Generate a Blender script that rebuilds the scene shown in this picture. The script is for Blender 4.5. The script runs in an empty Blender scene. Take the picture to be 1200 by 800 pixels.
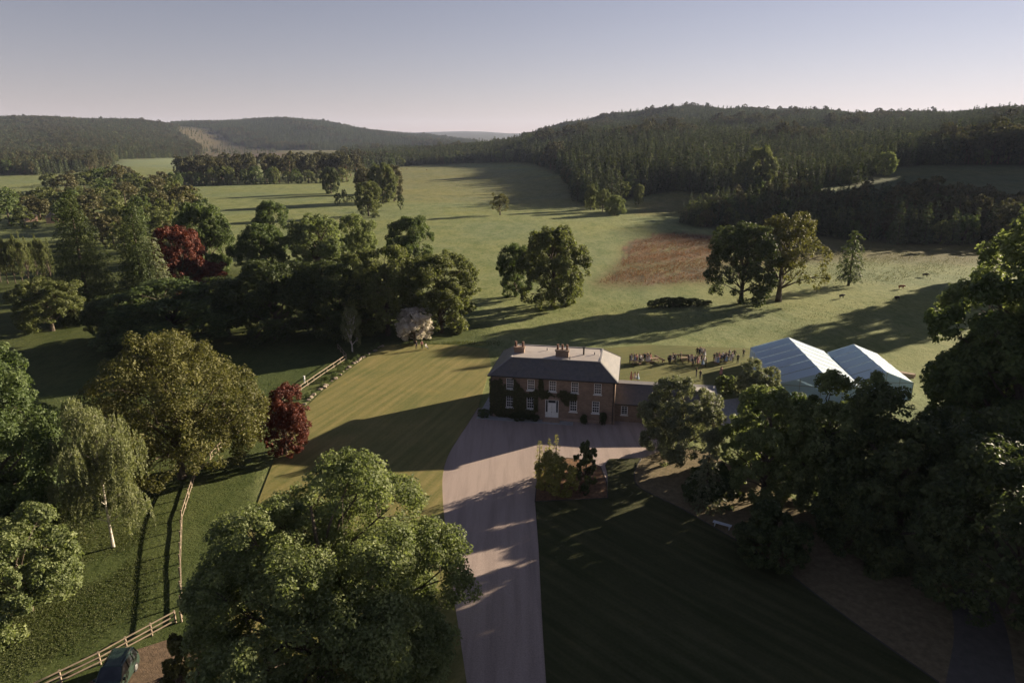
import bpy, bmesh, math, random
import numpy as np
from math import radians, sin, cos, tan, atan, pi

# ------------------------------------------------------------------ camera, world, sun, exposure
S = bpy.context.scene
COL = S.collection
CAMH, PITCH, FPX = 39.0, 16.4, 800.0          # drone height (m), degrees down, focal length in photo pixels
cam = bpy.data.objects.new('camera', bpy.data.cameras.new('camera'))
COL.objects.link(cam)
cam.data.lens, cam.data.sensor_width = 24.0, 36.0
cam.data.clip_start, cam.data.clip_end = 0.5, 40000
cam.location = (0, 0, CAMH)
cam.rotation_euler = (radians(90 - PITCH), 0, 0)
S.camera = cam
SUN_AZ, SUN_EL = 31.5, 14.0                   # degrees from +X towards +Y, and above the horizon
W = bpy.data.worlds.new('World'); S.world = W; W.use_nodes = True
nt = W.node_tree; bg = nt.nodes['Background']
sky = nt.nodes.new('ShaderNodeTexSky'); sky.sky_type = 'NISHITA'; sky.sun_disc = False
sky.sun_elevation = radians(SUN_EL)
sky.sun_rotation = radians(90 - SUN_AZ)
sky.altitude = 300; sky.air_density = 1.3; sky.dust_density = 0.0; sky.ozone_density = 1.0
bw_ = nt.nodes.new('ShaderNodeRGBToBW'); ds = nt.nodes.new('ShaderNodeMix'); ds.data_type = 'RGBA'; ds.inputs[0].default_value = 0.50   # muted evening sky
nt.links.new(sky.outputs[0], bw_.inputs[0]); nt.links.new(bw_.outputs[0], ds.inputs[6]); nt.links.new(sky.outputs[0], ds.inputs[7])
tn = nt.nodes.new('ShaderNodeMix'); tn.data_type = 'RGBA'; tn.blend_type = 'MULTIPLY'; tn.inputs[0].default_value = 1.0; tn.inputs[7].default_value = (0.50, 0.466, 0.59, 1)
nt.links.new(ds.outputs[2], tn.inputs[6]); nt.links.new(tn.outputs[2], bg.inputs[0]); bg.inputs[1].default_value = 0.05
sl = bpy.data.lights.new('sun', 'SUN'); sl.energy = 5.0; sl.angle = radians(0.5); sl.color = (1.0, 0.84, 0.62)
sun = bpy.data.objects.new('sun', sl); COL.objects.link(sun)
sun.rotation_euler = (radians(90 - SUN_EL), 0, radians(90 + SUN_AZ))
S.view_settings.view_transform = 'Standard'; S.view_settings.look = 'None'
S.view_settings.exposure = 1.75; S.view_settings.gamma = 1.0
S.render.engine = 'CYCLES'
S.cycles.use_denoising = True
S.cycles.max_bounces = 6; S.cycles.diffuse_bounces = 3; S.cycles.transmission_bounces = 3
S.cycles.transparent_max_bounces = 4; S.cycles.volume_bounces = 0

# ------------------------------------------------------------------ helpers
CP, SP = cos(radians(PITCH)), sin(radians(PITCH))
rng = np.random.default_rng(7)
random.seed(7)

def slope(row):                                # drop per metre forward of the ray through a photo row
    v = (row - 400) / FPX
    return (SP + v * CP) / (CP - v * SP)
def project(x, y, z):
    zc = y * CP + (CAMH - z) * SP
    zc = np.where(zc < 1, 1, zc)
    return 600 + FPX * x / zc, 400 + FPX * ((CAMH - z) * CP - y * SP) / zc
def gp(px, py, z=0.0):                         # photo pixel -> point on the level z
    u, v = (px - 600) / FPX, (py - 400) / FPX
    t = (CAMH - z) / (SP + v * CP)
    return (u * t, t * (CP - v * SP))
def inpoly(px, py, poly):
    inside = np.zeros(np.shape(px), bool)
    n = len(poly)
    for i in range(n):
        x0, y0 = poly[i]; x1, y1 = poly[(i + 1) % n]
        if y0 == y1: continue
        c = ((y0 > py) != (y1 > py)) & (px < (x1 - x0) * (py - y0) / (y1 - y0) + x0)
        inside ^= c
    return inside

def tag(o, label=None, cat=None, group=None, kind=None):
    if label: o['label'] = label
    if cat: o['category'] = cat
    if group: o['group'] = group
    if kind: o['kind'] = kind
    return o
def empty(name, loc=(0, 0, 0), rz=0.0):
    o = bpy.data.objects.new(name, None); COL.objects.link(o)
    o.location = loc; o.rotation_euler = (0, 0, rz); o.empty_display_size = 0.2
    return o
def link(name, me, parent=None, loc=(0, 0, 0), rz=0.0, mats=None):
    o = bpy.data.objects.new(name, me); COL.objects.link(o)
    o.location = loc; o.rotation_euler = (0, 0, rz)
    if parent: o.parent = parent
    if mats is not None:
        for i, m in enumerate(mats if isinstance(mats, (list, tuple)) else [mats]):
            if i < len(me.materials):
                o.material_slots[i].link = 'OBJECT'; o.material_slots[i].material = m
            else:
                me.materials.append(m)
    return o
def npmesh(name, V, F, tint=None, mat_idx=None, mats=(), smooth=False):
    """V (n,3); F (m,4) quads or (m,3) triangles; tint (n,) -> point attribute."""
    V = np.asarray(V, np.float32); F = np.asarray(F, np.int32)
    me = bpy.data.meshes.new(name)
    k = F.shape[1]
    me.vertices.add(len(V)); me.vertices.foreach_set('co', V.ravel())
    me.loops.add(F.size); me.loops.foreach_set('vertex_index', F.ravel())
    me.polygons.add(len(F))
    me.polygons.foreach_set('loop_start', np.arange(0, F.size, k, dtype=np.int32))
    if mat_idx is not None: me.polygons.foreach_set('material_index', np.asarray(mat_idx, np.int32))
    for m in mats: me.materials.append(m)
    if tint is not None:
        a = me.attributes.new('tint', 'FLOAT', 'POINT'); a.data.foreach_set('value', np.asarray(tint, np.float32))
    me.polygons.foreach_set('use_smooth', np.full(len(F), bool(smooth)))
    me.update(); me.validate()
    return me

class MB:
    """collects shapes for ONE mesh"""
    def __init__(s): s.v = []; s.f = []
    def add(s, vs, fs):
        o = len(s.v); s.v += [tuple(map(float, q)) for q in vs]; s.f += [tuple(i + o for i in f) for f in fs]; return s
    def box(s, x0, x1, y0, y1, z0, z1):
        return s.add([(x0,y0,z0),(x1,y0,z0),(x1,y1,z0),(x0,y1,z0),(x0,y0,z1),(x1,y0,z1),(x1,y1,z1),(x0,y1,z1)],
                     [(0,3,2,1),(4,5,6,7),(0,1,5,4),(1,2,6,5),(2,3,7,6),(3,0,4,7)])
    def bar(s, a, b, w, h):                     # a bar of section w x h from a to b
        a = np.array(a, float); b = np.array(b, float); d = b - a; d /= np.linalg.norm(d)
        up = np.array([0, 0, 1.0]) if abs(d[2]) < 0.95 else np.array([1.0, 0, 0])
        r = np.cross(d, up); r /= np.linalg.norm(r); u = np.cross(r, d)
        vs = [p + r * i * w / 2 + u * j * h / 2 for p in (a, b) for i, j in ((-1,-1),(1,-1),(1,1),(-1,1))]
        return s.add(vs, [(0,3,2,1),(4,5,6,7),(0,1,5,4),(1,2,6,5),(2,3,7,6),(3,0,4,7)])
    def tube(s, pts, rad, n=8, cap=True):
        pts = [np.array(p, float) for p in pts]; vs = []; fs = []
        for i, p in enumerate(pts):
            d = pts[min(i + 1, len(pts) - 1)] - pts[max(i - 1, 0)]; d /= np.linalg.norm(d) + 1e-9
            up = np.array([1.0, 0, 0]) if abs(d[0]) < 0.8 else np.array([0, 1.0, 0])
            r = np.cross(d, up); r /= np.linalg.norm(r); u = np.cross(d, r)
            for k in range(n):
                a = 2 * pi * k / n; vs.append(p + (r * cos(a) + u * sin(a)) * rad[i])
        for i in range(len(pts) - 1):
            for k in range(n):
                fs.append((i*n+k, i*n+(k+1)%n, (i+1)*n+(k+1)%n, (i+1)*n+k))
        if cap: fs += [tuple(range(n))[::-1], tuple(range((len(pts)-1)*n, len(pts)*n))]
        return s.add(vs, fs)
    def poly(s, pts, z0, z1):                   # a prism over an outline (x, y)
        n = len(pts); vs = [(p[0], p[1], z0) for p in pts] + [(p[0], p[1], z1) for p in pts]
        fs = [tuple(range(n, 2 * n)), tuple(range(n))[::-1]] + [(i, (i+1)%n, n+(i+1)%n, n+i) for i in range(n)]
        return s.add(vs, fs)
    def mesh(s, name, mats=()):
        me = bpy.data.meshes.new(name); me.from_pydata(s.v, [], s.f); me.update()
        for m in (mats if isinstance(mats, (list, tuple)) else [mats]): me.materials.append(m)
        return me
    def build(s, name, mats=(), parent=None, loc=(0, 0, 0), rz=0.0, bevel=0):
        me = s.mesh(name, mats)
        bm = bmesh.new(); bm.from_mesh(me); bmesh.ops.recalc_face_normals(bm, faces=bm.faces)
        if bevel: bmesh.ops.bevel(bm, geom=bm.edges[:], offset=bevel, segments=1, affect='EDGES')
        bm.to_mesh(me); bm.free()
        return link(name, me, parent, loc, rz)

# ------------------------------------------------------------------ materials
def nodes(name):
    m = bpy.data.materials.new(name); m.use_nodes = True
    t = m.node_tree; return m, t, t.nodes['Principled BSDF']
def mix_rgb(t, fac, a, b, mode='MIX'):
    n = t.nodes.new('ShaderNodeMix'); n.data_type = 'RGBA'; n.blend_type = mode
    for sock, val in ((n.inputs[0], fac), (n.inputs[6], a), (n.inputs[7], b)):
        if hasattr(val, 'type') and hasattr(val, 'node'): t.links.new(val, sock)
        elif isinstance(val, (int, float)): sock.default_value = val
        else: sock.default_value = (*val, 1)
    return n.outputs[2]
def noise(t, scale, detail=4, rough=0.6, vec=None, dist=0.0):
    n = t.nodes.new('ShaderNodeTexNoise'); n.inputs['Scale'].default_value = scale
    n.inputs['Detail'].default_value = detail; n.inputs['Roughness'].default_value = rough; n.inputs['Distortion'].default_value = dist
    if vec is not None: t.links.new(vec, n.inputs['Vector'])
    return n.outputs[0]
def ramp(t, fac, lo, hi):
    n = t.nodes.new('ShaderNodeMapRange'); n.inputs[1].default_value = lo; n.inputs[2].default_value = hi
    t.links.new(fac, n.inputs[0]); return n.outputs[0]
def bump(t, h, strength, dist, bsdf):
    b = t.nodes.new('ShaderNodeBump'); b.inputs['Strength'].default_value = strength; b.inputs['Distance'].default_value = dist
    t.links.new(h, b.inputs['Height']); t.links.new(b.outputs[0], bsdf.inputs['Normal'])
def coord(t, which='Object'):
    if which == 'World': return t.nodes.new('ShaderNodeNewGeometry').outputs['Position']
    return t.nodes.new('ShaderNodeTexCoord').outputs[which]
def mat(name, c, c2=None, scale=3.0, rough=0.8, bmp=0.0, bdist=0.02, which='Object', spec=0.3, lo=0.35, hi=0.65, metal=0.0):
    m, t, b = nodes(name)
    b.inputs['Roughness'].default_value = rough; b.inputs['Specular IOR Level'].default_value = spec; b.inputs['Metallic'].default_value = metal
    co = coord(t, which)
    n = noise(t, scale, 5, 0.65, co)
    c2 = c2 or tuple(x * 0.75 for x in c)
    t.links.new(mix_rgb(t, ramp(t, n, lo, hi), c, c2), b.inputs['Base Color'])
    if bmp: bump(t, noise(t, scale * 4, 4, 0.7, co), bmp, bdist, b)
    return m
def leaf_mat(name, dark, mid, light, trans=0.30, rough=0.6, hue=0.12, vary=0.0):
    """three real leaf colours picked leaf by leaf, plus a little colour of the individual tree; thin leaves let light through"""
    m, t, b = nodes(name)
    at = t.nodes.new('ShaderNodeAttribute'); at.attribute_name = 'tint'
    oi = t.nodes.new('ShaderNodeObjectInfo')
    c = mix_rgb(t, ramp(t, at.outputs['Fac'], 0.0, 0.5), dark, mid)
    c = mix_rgb(t, ramp(t, at.outputs['Fac'], 0.5, 1.0), c, light)
    c = mix_rgb(t, ramp(t, oi.outputs['Random'], 0, 1 / hue if hue else 1e6), c, mix_rgb(t, 1.0, c, (1.25, 1.0, 0.7), 'MULTIPLY'))
    if vary:
        wn = t.nodes.new('ShaderNodeTexWhiteNoise'); wn.noise_dimensions = '1D'; t.links.new(oi.outputs['Random'], wn.inputs['W'])
        mr = t.nodes.new('ShaderNodeMapRange'); mr.inputs[3].default_value = 1 - vary; mr.inputs[4].default_value = 1 + vary; t.links.new(wn.outputs['Value'], mr.inputs[0])
        vm = t.nodes.new('ShaderNodeVectorMath'); vm.operation = 'SCALE'; t.links.new(c, vm.inputs[0]); t.links.new(mr.outputs[0], vm.inputs['Scale']); c = vm.outputs[0]
    t.links.new(c, b.inputs['Base Color']); b.inputs['Roughness'].default_value = rough; b.inputs['Specular IOR Level'].default_value = 0.25
    tr = t.nodes.new('ShaderNodeBsdfTranslucent'); t.links.new(mix_rgb(t, 1.0, c, (1.15, 1.2, 0.7), 'MULTIPLY'), tr.inputs['Color'])
    mx = t.nodes.new('ShaderNodeMixShader'); mx.inputs[0].default_value = trans
    t.links.new(b.outputs[0], mx.inputs[1]); t.links.new(tr.outputs[0], mx.inputs[2])
    t.links.new(mx.outputs[0], t.nodes['Material Output'].inputs['Surface'])
    return m

M = {}
M['bark'] = mat('bark', (0.11, 0.085, 0.06), (0.05, 0.04, 0.03), 2.0, 0.9, 0.6, 0.05)
M['bark_pine'] = mat('bark_pine', (0.16, 0.09, 0.055), (0.07, 0.05, 0.04), 2.0, 0.9, 0.5, 0.05)
M['bark_birch'] = mat('bark_birch', (0.55, 0.5, 0.43), (0.16, 0.13, 0.11), 2.2, 0.7, 0.3, 0.03, lo=0.5, hi=0.6)
M['lime'] = leaf_mat('leaf_lime', (0.082, 0.108, 0.044), (0.152, 0.185, 0.078), (0.24, 0.272, 0.128), 0.45)
M['green'] = leaf_mat('leaf_green', (0.044, 0.068, 0.025), (0.086, 0.12, 0.044), (0.145, 0.185, 0.072), 0.42)
M['dark'] = leaf_mat('leaf_dark', (0.032, 0.047, 0.020), (0.060, 0.080, 0.031), (0.10, 0.122, 0.048), 0.36)
M['olive'] = leaf_mat('leaf_olive', (0.062, 0.078, 0.028), (0.116, 0.135, 0.052), (0.18, 0.198, 0.08), 0.42)
M['gold'] = leaf_mat('leaf_gold', (0.058, 0.062, 0.02), (0.112, 0.112, 0.036), (0.17, 0.162, 0.058), 0.34)
M['copper'] = leaf_mat('leaf_copper', (0.05, 0.014, 0.010), (0.11, 0.026, 0.016), (0.17, 0.05, 0.028), 0.30)
M['birch'] = leaf_mat('leaf_birch', (0.10, 0.115, 0.055), (0.165, 0.18, 0.09), (0.24, 0.25, 0.13), 0.38)
M['blossom'] = leaf_mat('leaf_blossom', (0.40, 0.35, 0.32), (0.58, 0.53, 0.50), (0.78, 0.74, 0.72), 0.25)
M['golden'] = leaf_mat('leaf_golden', (0.15, 0.15, 0.04), (0.27, 0.26, 0.075), (0.40, 0.37, 0.13), 0.4)
M['grey'] = leaf_mat('leaf_grey', (0.095, 0.108, 0.068), (0.16, 0.178, 0.11), (0.24, 0.25, 0.16), 0.38)
M['spruce'] = leaf_mat('leaf_spruce', (0.032, 0.048, 0.025), (0.060, 0.080, 0.040), (0.10, 0.118, 0.056), 0.2, hue=0.4, vary=.3, rough=.85)
M['pine'] = leaf_mat('leaf_pine', (0.045, 0.052, 0.028), (0.075, 0.078, 0.04), (0.115, 0.108, 0.055), 0.2, hue=0.4, vary=.3, rough=.85)
M['brown'] = leaf_mat('leaf_brown', (0.065, 0.06, 0.028), (0.105, 0.10, 0.046), (0.15, 0.14, 0.065), 0.28)
# ------------------------------------------------------------------ terrain
TD = np.array([1, 200, 300, 380, 450, 600, 800, 1000, 1300, 1600, 2100, 2700, 3500, 4500, 6500, 9500], float)
_N = None                                        # None: level ground
TERR = {                                          # photo column: photo row of bare ground at each distance above
 -260: [_N,_N,_N,_N,_N,_N, 206, 196, 183, 172, 156, 141, 146, 150, 130, 150],
    0: [_N,_N,_N,_N,_N,_N, 206, 196, 184, 173, 157, 141, 146, 150, 134, 150],
   60: [_N,_N,_N,_N,_N,_N, 206, 197, 185, 174, 158, 142, 147, 152, 141, 152],
  150: [_N,_N,_N,_N,_N,_N, _N, _N, 188, 178, 160, 141, 147, 152, 150, 155],
  205: [_N,_N,_N,_N,_N,_N, _N, _N, 190, 183, 170, 151, 146, 152, 154, 156],
  250: [_N,_N,_N,_N,_N,_N, _N, _N, 191, 185, 180, 170, 143, 150, 156, 157],
  300: [_N,_N,_N,_N,_N,_N, _N, _N, 191, 185, 180, 172, 140, 148, 156, 157],
  340: [_N,_N,_N,_N,_N,_N, _N, _N, 191, 185, 180, 172, 137.5, 146, 156, 157],
  380: [_N,_N,_N,_N,_N,_N, _N, _N, 191, 185, 180, 173, 143, 150, 156, 157],
  420: [_N,_N,_N,_N,_N,_N, 204, 197, 189, 183, 179, 173, 153, 155, 156, 158],
  480: [_N,_N,_N,_N,_N,218, 203, 196, 187, 182, 178, 174, 163, 159, 158, 156],
  540: [_N,_N,_N,_N,_N,217, 202, 194.5, 181, 179, 178, 175, 168, 166, 161, 153],
  600: [_N,_N,_N,_N,_N,216, 200, 191, 173, 172, 173, 174, 172, 168, 162, 156],
  650: [_N,_N,_N,_N,_N,214, 197, 184, 167, 165, 156, 160, 165, 165, 163, 158],
  700: [_N,_N,_N,_N,236,207, 185, 172, 162, 157, 144.5, 152, 156, 160, 162, 160],
  780: [_N,_N,_N,_N,234,200, 177, 168, 160, 150, 132, 140, 150, 156, 162, 160],
  860: [_N,_N,_N,257,230,200, 177, 166, 157, 146, 133.5, 140, 150, 156, 162, 160],
  950: [_N,_N,_N,255,228,199, 178, 167, 153, 142, 137.5, 142, 150, 156, 162, 160],
 1050: [_N,_N,_N,254,229,196, 175, 163, 150, 146.5, 149, 152, 155, 158, 162, 160],
 1150: [_N,_N,_N,252,226,193, 168, 155, 141, 142, 148, 152, 155, 158, 162, 160],
 1220: [_N,_N,_N,252,226,191, 166, 152, 140, 142, 148, 152, 155, 158, 162, 160],
 1300: [_N,_N,_N,242,206,166, 148, 140, 132, 138, 148, 152, 155, 158, 162, 160],  # from here on out of view, raised to shade the hillside field
 1500: [_N,_N,_N,236,196,150, 138, 132, 128, 135, 148, 152, 155, 158, 162, 160]}
_cols = sorted(TERR)
_Z = np.array([[0.0 if r is None else CAMH - d * slope(r) for d, r in zip(TD, TERR[c])] for c in _cols])
GC = np.linspace(-260, 1500, 353); GL = np.linspace(0, np.log(9500), 401)
_tmp = np.array([np.interp(GL, np.log(TD), z) for z in _Z])
GZ = np.array([np.interp(GC, _cols, _tmp[:, j]) for j in range(len(GL))]).T
def _blur(A, s, ax):
    k = np.exp(-0.5 * (np.arange(-3 * s, 3 * s + 1) / s) ** 2); k /= k.sum()
    P = np.pad(A, [(3 * s, 3 * s) if i == ax else (0, 0) for i in range(2)], mode='edge')
    return np.apply_along_axis(lambda v: np.convolve(v, k, 'valid'), ax, P)
GZ = _blur(_blur(GZ, 3, 0), 3, 1)
def H0(x, y):
    x = np.asarray(x, float); y = np.asarray(y, float)
    r = np.hypot(x, y); th = np.arctan2(x, y); tc = np.clip(th, -0.80, 0.80)
    c = np.clip(600 + 834 * np.tan(tc), -260, 1499.9); d = np.clip(r * np.cos(tc), 1, 9499)
    fc = (c - GC[0]) / (GC[1] - GC[0]); fl = np.log(d) / GL[1]
    i = np.clip(fc.astype(int), 0, len(GC) - 2); j = np.clip(fl.astype(int), 0, len(GL) - 2); a = fc - i; b = fl - j
    z = (GZ[i, j] * (1 - a) + GZ[i + 1, j] * a) * (1 - b) + (GZ[i, j + 1] * (1 - a) + GZ[i + 1, j + 1] * a) * b
    back = np.clip((np.abs(th) - 1.6) / 0.8, 0, 1)
    z = z * (1 - back)
    amp = np.clip((r - 170) / 400, 0, 1)
    w = (np.sin(x / 41 + 1.3) * np.cos(y / 57 + 0.4) * 0.7 + np.sin(x / 97 + y / 130) * 1.2) * amp
    w += np.sin(x / 210 + 0.7) * np.sin(y / 170 + x / 400) * 6 * np.clip((r - 700) / 1500, 0, 1)
    q1, q2 = x * .853 + y * .5225 - 1300, -x * .5225 + y * .853 - 195        # unseen hill right of the view, shaped to throw shade on the right-hand fields
    z = z + 205 * np.exp(-.5 * (q1 / 170) ** 2 - np.abs(q2 / 125) ** 4)
    return z + w
def ground_at(px, py):                            # photo pixel -> point on the terrain
    u, v = (px - 600) / FPX, (py - 400) / FPX
    t = np.exp(np.linspace(math.log(30), math.log(12000), 2600))
    X, Y, Z = u * t, t * (CP - v * SP), CAMH - t * (SP + v * CP)
    hit = np.nonzero(Z <= H0(X, Y))[0]
    i = hit[0] if len(hit) else len(t) - 1
    return float(X[i]), float(Y[i]), float(H0(X[i], Y[i]))

# ground colours: plant cover by patch, with shade and haze put into some
REG = [  # outline in the photo, colour, or None outside
 ([(-300,260),(60,258),(78,268),(72,282),(-300,284)], (0.15, 0.17, 0.075)),
 ([(-300,500),(0,470),(120,420),(330,395),(440,372),(580,372),(560,402),(455,404),(345,480),(300,560),(260,700),(230,830),(-300,830)], (0.066, 0.084, 0.030)),  # park grass, darkened to carry the shade of the trees
 ([(-300,284),(80,284),(200,300),(440,340),(470,372),(440,380),(330,400),(120,430),(0,480),(-300,510)], (0.064, 0.078, 0.028)),  # upper park grass, tree shade put into the colour as well
 ([(735,283),(790,272),(842,276),(838,300),(790,305),(725,308)], (0.128, 0.082, 0.053)),
 ([(695,333),(725,308),(790,305),(838,300),(1010,296),(1010,306),(845,312),(835,332),(760,336)], (0.115, 0.092, 0.045)),
 ([(700,325),(760,318),(832,313),(830,326),(760,333)], (0.115, 0.08, 0.05)),
 ([(850,255),(1200,292),(1200,312),(1000,305),(845,290)], (0.105, 0.098, 0.045)),
 ([(430,196),(560,195),(690,215),(720,245),(640,242),(480,236),(420,222)], (0.17, 0.175, 0.09)),  # duller tone painted where the forest's shadow lies on the pasture
 ([(740,236),(800,228),(850,240),(800,252),(740,252)], (0.14, 0.13, 0.055)),
 ([(1010,195),(1300,190),(1300,262),(1180,262),(1060,245),(1000,225)], (0.085, 0.10, 0.05)),
 ([(235,186),(330,178),(345,183),(260,190)], (0.115, 0.085, 0.07)),
 ([(120,181),(240,181),(262,190),(330,184),(345,190),(200,198),(130,195)], (0.17, 0.20, 0.125)),
 ([(195,146),(250,148),(275,160),(300,172),(330,178),(240,186),(215,178),(200,165)], (0.070, 0.056, 0.038)),
]
FOREST_FLOOR = (0.045, 0.043, 0.022)
FOREST = {   # name: (outline of the ground it stands on, nearest and farthest metre)
 'west_hill': ([(-400,206),(45,205),(110,201),(130,196),(140,187),(236,184),(236,176),(222,166),(206,155),(230,140),(240,100),(-400,100)], 760, 2850),
 'far_hill': ([(190,100),(200,147),(225,149),(246,151),(258,158),(272,168),(300,174),(330,176),(420,176),(480,173),(560,173),(560,100)], 2300, 4300),
 'middle_ridge': ([(395,206),(395,182),(430,176),(480,170),(620,100),(640,120),(640,192),(600,190),(500,193),(440,198)], 880, 2000),
 'east_hill': ([(612,189),(640,197),(660,206),(676,236),(700,243),(745,231),(800,224),(850,236),(880,240),(950,222),(1010,216),(1020,206),(1034,198),(1080,194),(1500,190),(1500,100),(612,100)], 400, 2450),
 'clearing': ([(200,146),(250,150),(275,162),(300,172),(330,178),(300,184),(215,180),(200,165)], 1500, 3300),
 'east_foot': ([(795,262),(830,268),(900,272),(950,277),(1000,283),(1100,290),(1160,292),(1500,300),(1500,264),(1180,264),(1100,252),(1000,243),(940,233),(880,236),(820,248)], 270, 480)}
BARE = [([(20,256),(70,256),(70,262),(20,262)])]
na = 420; ang = np.concatenate([np.linspace(-0.86, 0.86, na), np.linspace(0.90, 2 * pi - 0.90, 70)])
rad = np.concatenate([[0.0], np.exp(np.linspace(math.log(12), math.log(11000), 280))])
A, R = np.meshgrid(ang, rad, indexing='ij'); GX, GY = R * np.sin(A), R * np.cos(A)
GH = H0(GX, GY); PX, PY = project(GX, GY, GH); front = GY > 25
jx = PX + np.sin(GX * 0.31 + GY * 0.13) * 2 + np.sin(GX * 0.07) * 2; jy = PY + np.sin(GX * 0.09 + GY * 0.05) * 0.8
base = np.empty(GX.shape + (3,)); base[:] = (0.172, 0.195, 0.095)
base[R > 1200] = (0.12, 0.115, 0.06); base[R > 4300] = (0.06, 0.066, 0.066)  # farthest hills: heather tone with the blue of distance haze put in
base[(GX < -22) & (GY < 60)] = (0.066, 0.084, 0.030)  # same shade-darkened park grass at the near left
for poly, c in REG: base[inpoly(jx, jy, poly) & front & (R < 4500)] = c
heath = inpoly(jx, jy, REG[3][0]) | inpoly(jx, jy, REG[5][0]) | inpoly(jx, jy, REG[12][0])
mot = (np.sin(GX * .21 + GY * .08) + np.sin(GX * .11 - GY * .17 + 1) + np.sin(GX * .5 + GY * .33) * .6 + rng.normal(0, .5, GX.shape)) > .5
base[heath & mot & front & (R < 900)] = (0.15, 0.135, 0.07); base[heath & mot & front & (R > 900) & (R < 4500)] = (0.10, 0.085, 0.05)
for nm_, (poly, d0, d1) in FOREST.items():
    if nm_ != 'clearing': base[inpoly(jx, jy, poly) & front & (GY > d0) & (GY < d1 + 200)] = FOREST_FLOOR
nA, nR = A.shape
idx = np.arange(nA * nR).reshape(nA, nR); nx = np.roll(idx, -1, 0)
F = np.stack([idx[:, :-1], idx[:, 1:], nx[:, 1:], nx[:, :-1]], -1).reshape(-1, 4)
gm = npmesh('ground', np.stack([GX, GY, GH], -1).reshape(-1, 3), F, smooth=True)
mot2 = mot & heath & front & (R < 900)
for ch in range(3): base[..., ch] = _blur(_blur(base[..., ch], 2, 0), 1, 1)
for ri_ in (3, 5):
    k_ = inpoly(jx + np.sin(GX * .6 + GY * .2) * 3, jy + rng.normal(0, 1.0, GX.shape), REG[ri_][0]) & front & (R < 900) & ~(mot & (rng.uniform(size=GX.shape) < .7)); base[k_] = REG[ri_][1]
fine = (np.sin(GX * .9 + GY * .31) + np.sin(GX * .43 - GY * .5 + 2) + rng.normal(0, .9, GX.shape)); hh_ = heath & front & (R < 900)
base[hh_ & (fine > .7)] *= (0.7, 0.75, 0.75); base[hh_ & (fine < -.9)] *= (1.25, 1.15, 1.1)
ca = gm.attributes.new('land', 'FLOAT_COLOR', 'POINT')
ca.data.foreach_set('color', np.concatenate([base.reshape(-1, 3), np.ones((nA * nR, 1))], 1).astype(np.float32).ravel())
m, t, b = nodes('land_cover')
at = t.nodes.new('ShaderNodeAttribute'); at.attribute_name = 'land'; co = coord(t, 'World')
mp = t.nodes.new('ShaderNodeMapping'); mp.inputs['Scale'].default_value = (1, 0.45, 1); mp.inputs['Rotation'].default_value = (0, 0, 0.35); t.links.new(co, mp.inputs[0])
c = mix_rgb(t, ramp(t, noise(t, 0.018, 6, 0.62, co, 0.6), 0.36, 0.66), at.outputs['Color'], mix_rgb(t, 1.0, at.outputs['Color'], (1.22, 1.10, 0.86), 'MULTIPLY'))
c = mix_rgb(t, ramp(t, noise(t, 0.16, 6, 0.7, mp.outputs[0]), 0.42, 0.72), c, mix_rgb(t, 1.0, c, (0.60, 0.70, 0.56), 'MULTIPLY'))
c = mix_rgb(t, ramp(t, noise(t, 0.9, 6, 0.8, mp.outputs[0]), 0.46, 0.70), c, mix_rgb(t, 1.0, c, (0.50, 0.60, 0.46), 'MULTIPLY'))
t.links.new(c, b.inputs['Base Color']); b.inputs['Roughness'].default_value = 0.95; b.inputs['Specular IOR Level'].default_value = 0.1
mb_ = t.nodes.new('ShaderNodeMath'); mb_.operation = 'ADD'
t.links.new(noise(t, 2.2, 6, 0.75, co), mb_.inputs[0]); t.links.new(noise(t, 0.25, 5, 0.7, co), mb_.inputs[1])
bump(t, mb_.outputs[0], 0.9, 0.30, b)
M['land'] = m; gm.materials.append(m)
tag(link('ground', gm), 'grassy valley floor rising to wooded hills', kind='structure')
# ------------------------------------------------------------------ lawns, drive, beds
def smooth_path(pts, n=6, closed=False):
    P = np.array(pts, float); out = []
    L = len(P)
    for i in range(L if closed else L - 1):
        p0, p1, p2, p3 = (P[(i - 1) % L], P[i], P[(i + 1) % L], P[(i + 2) % L]) if closed else (P[max(i - 1, 0)], P[i], P[i + 1], P[min(i + 2, L - 1)])
        for k in range(n):
            s = k / n
            out.append(0.5 * ((2 * p1) + (-p0 + p2) * s + (2 * p0 - 5 * p1 + 4 * p2 - p3) * s * s + (-p0 + 3 * p1 - 3 * p2 + p3) * s ** 3))
    if not closed: out.append(P[-1])
    return [tuple(q) for q in out]
def sheet(name, pts, z, material, label, thick=0.0):
    bm = bmesh.new(); vs = [bm.verts.new((x, y, z)) for x, y in pts]; f = bm.faces.new(vs)
    if f.normal.z < 0: f.normal_flip()
    f.normal_update()
    if f.normal.z < 0: bmesh.ops.reverse_faces(bm, faces=[f])
    if thick:
        r = bmesh.ops.extrude_edge_only(bm, edges=bm.edges[:])
        for v in r['geom']:
            if isinstance(v, bmesh.types.BMVert): v.co.z -= thick
    bmesh.ops.triangulate(bm, faces=[q for q in bm.faces if len(q.verts) > 4])
    bmesh.ops.recalc_face_normals(bm, faces=bm.faces)
    me = bpy.data.meshes.new(name); bm.to_mesh(me); bm.free(); me.materials.append(material)
    return tag(link(name, me), label, kind='structure')
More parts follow.
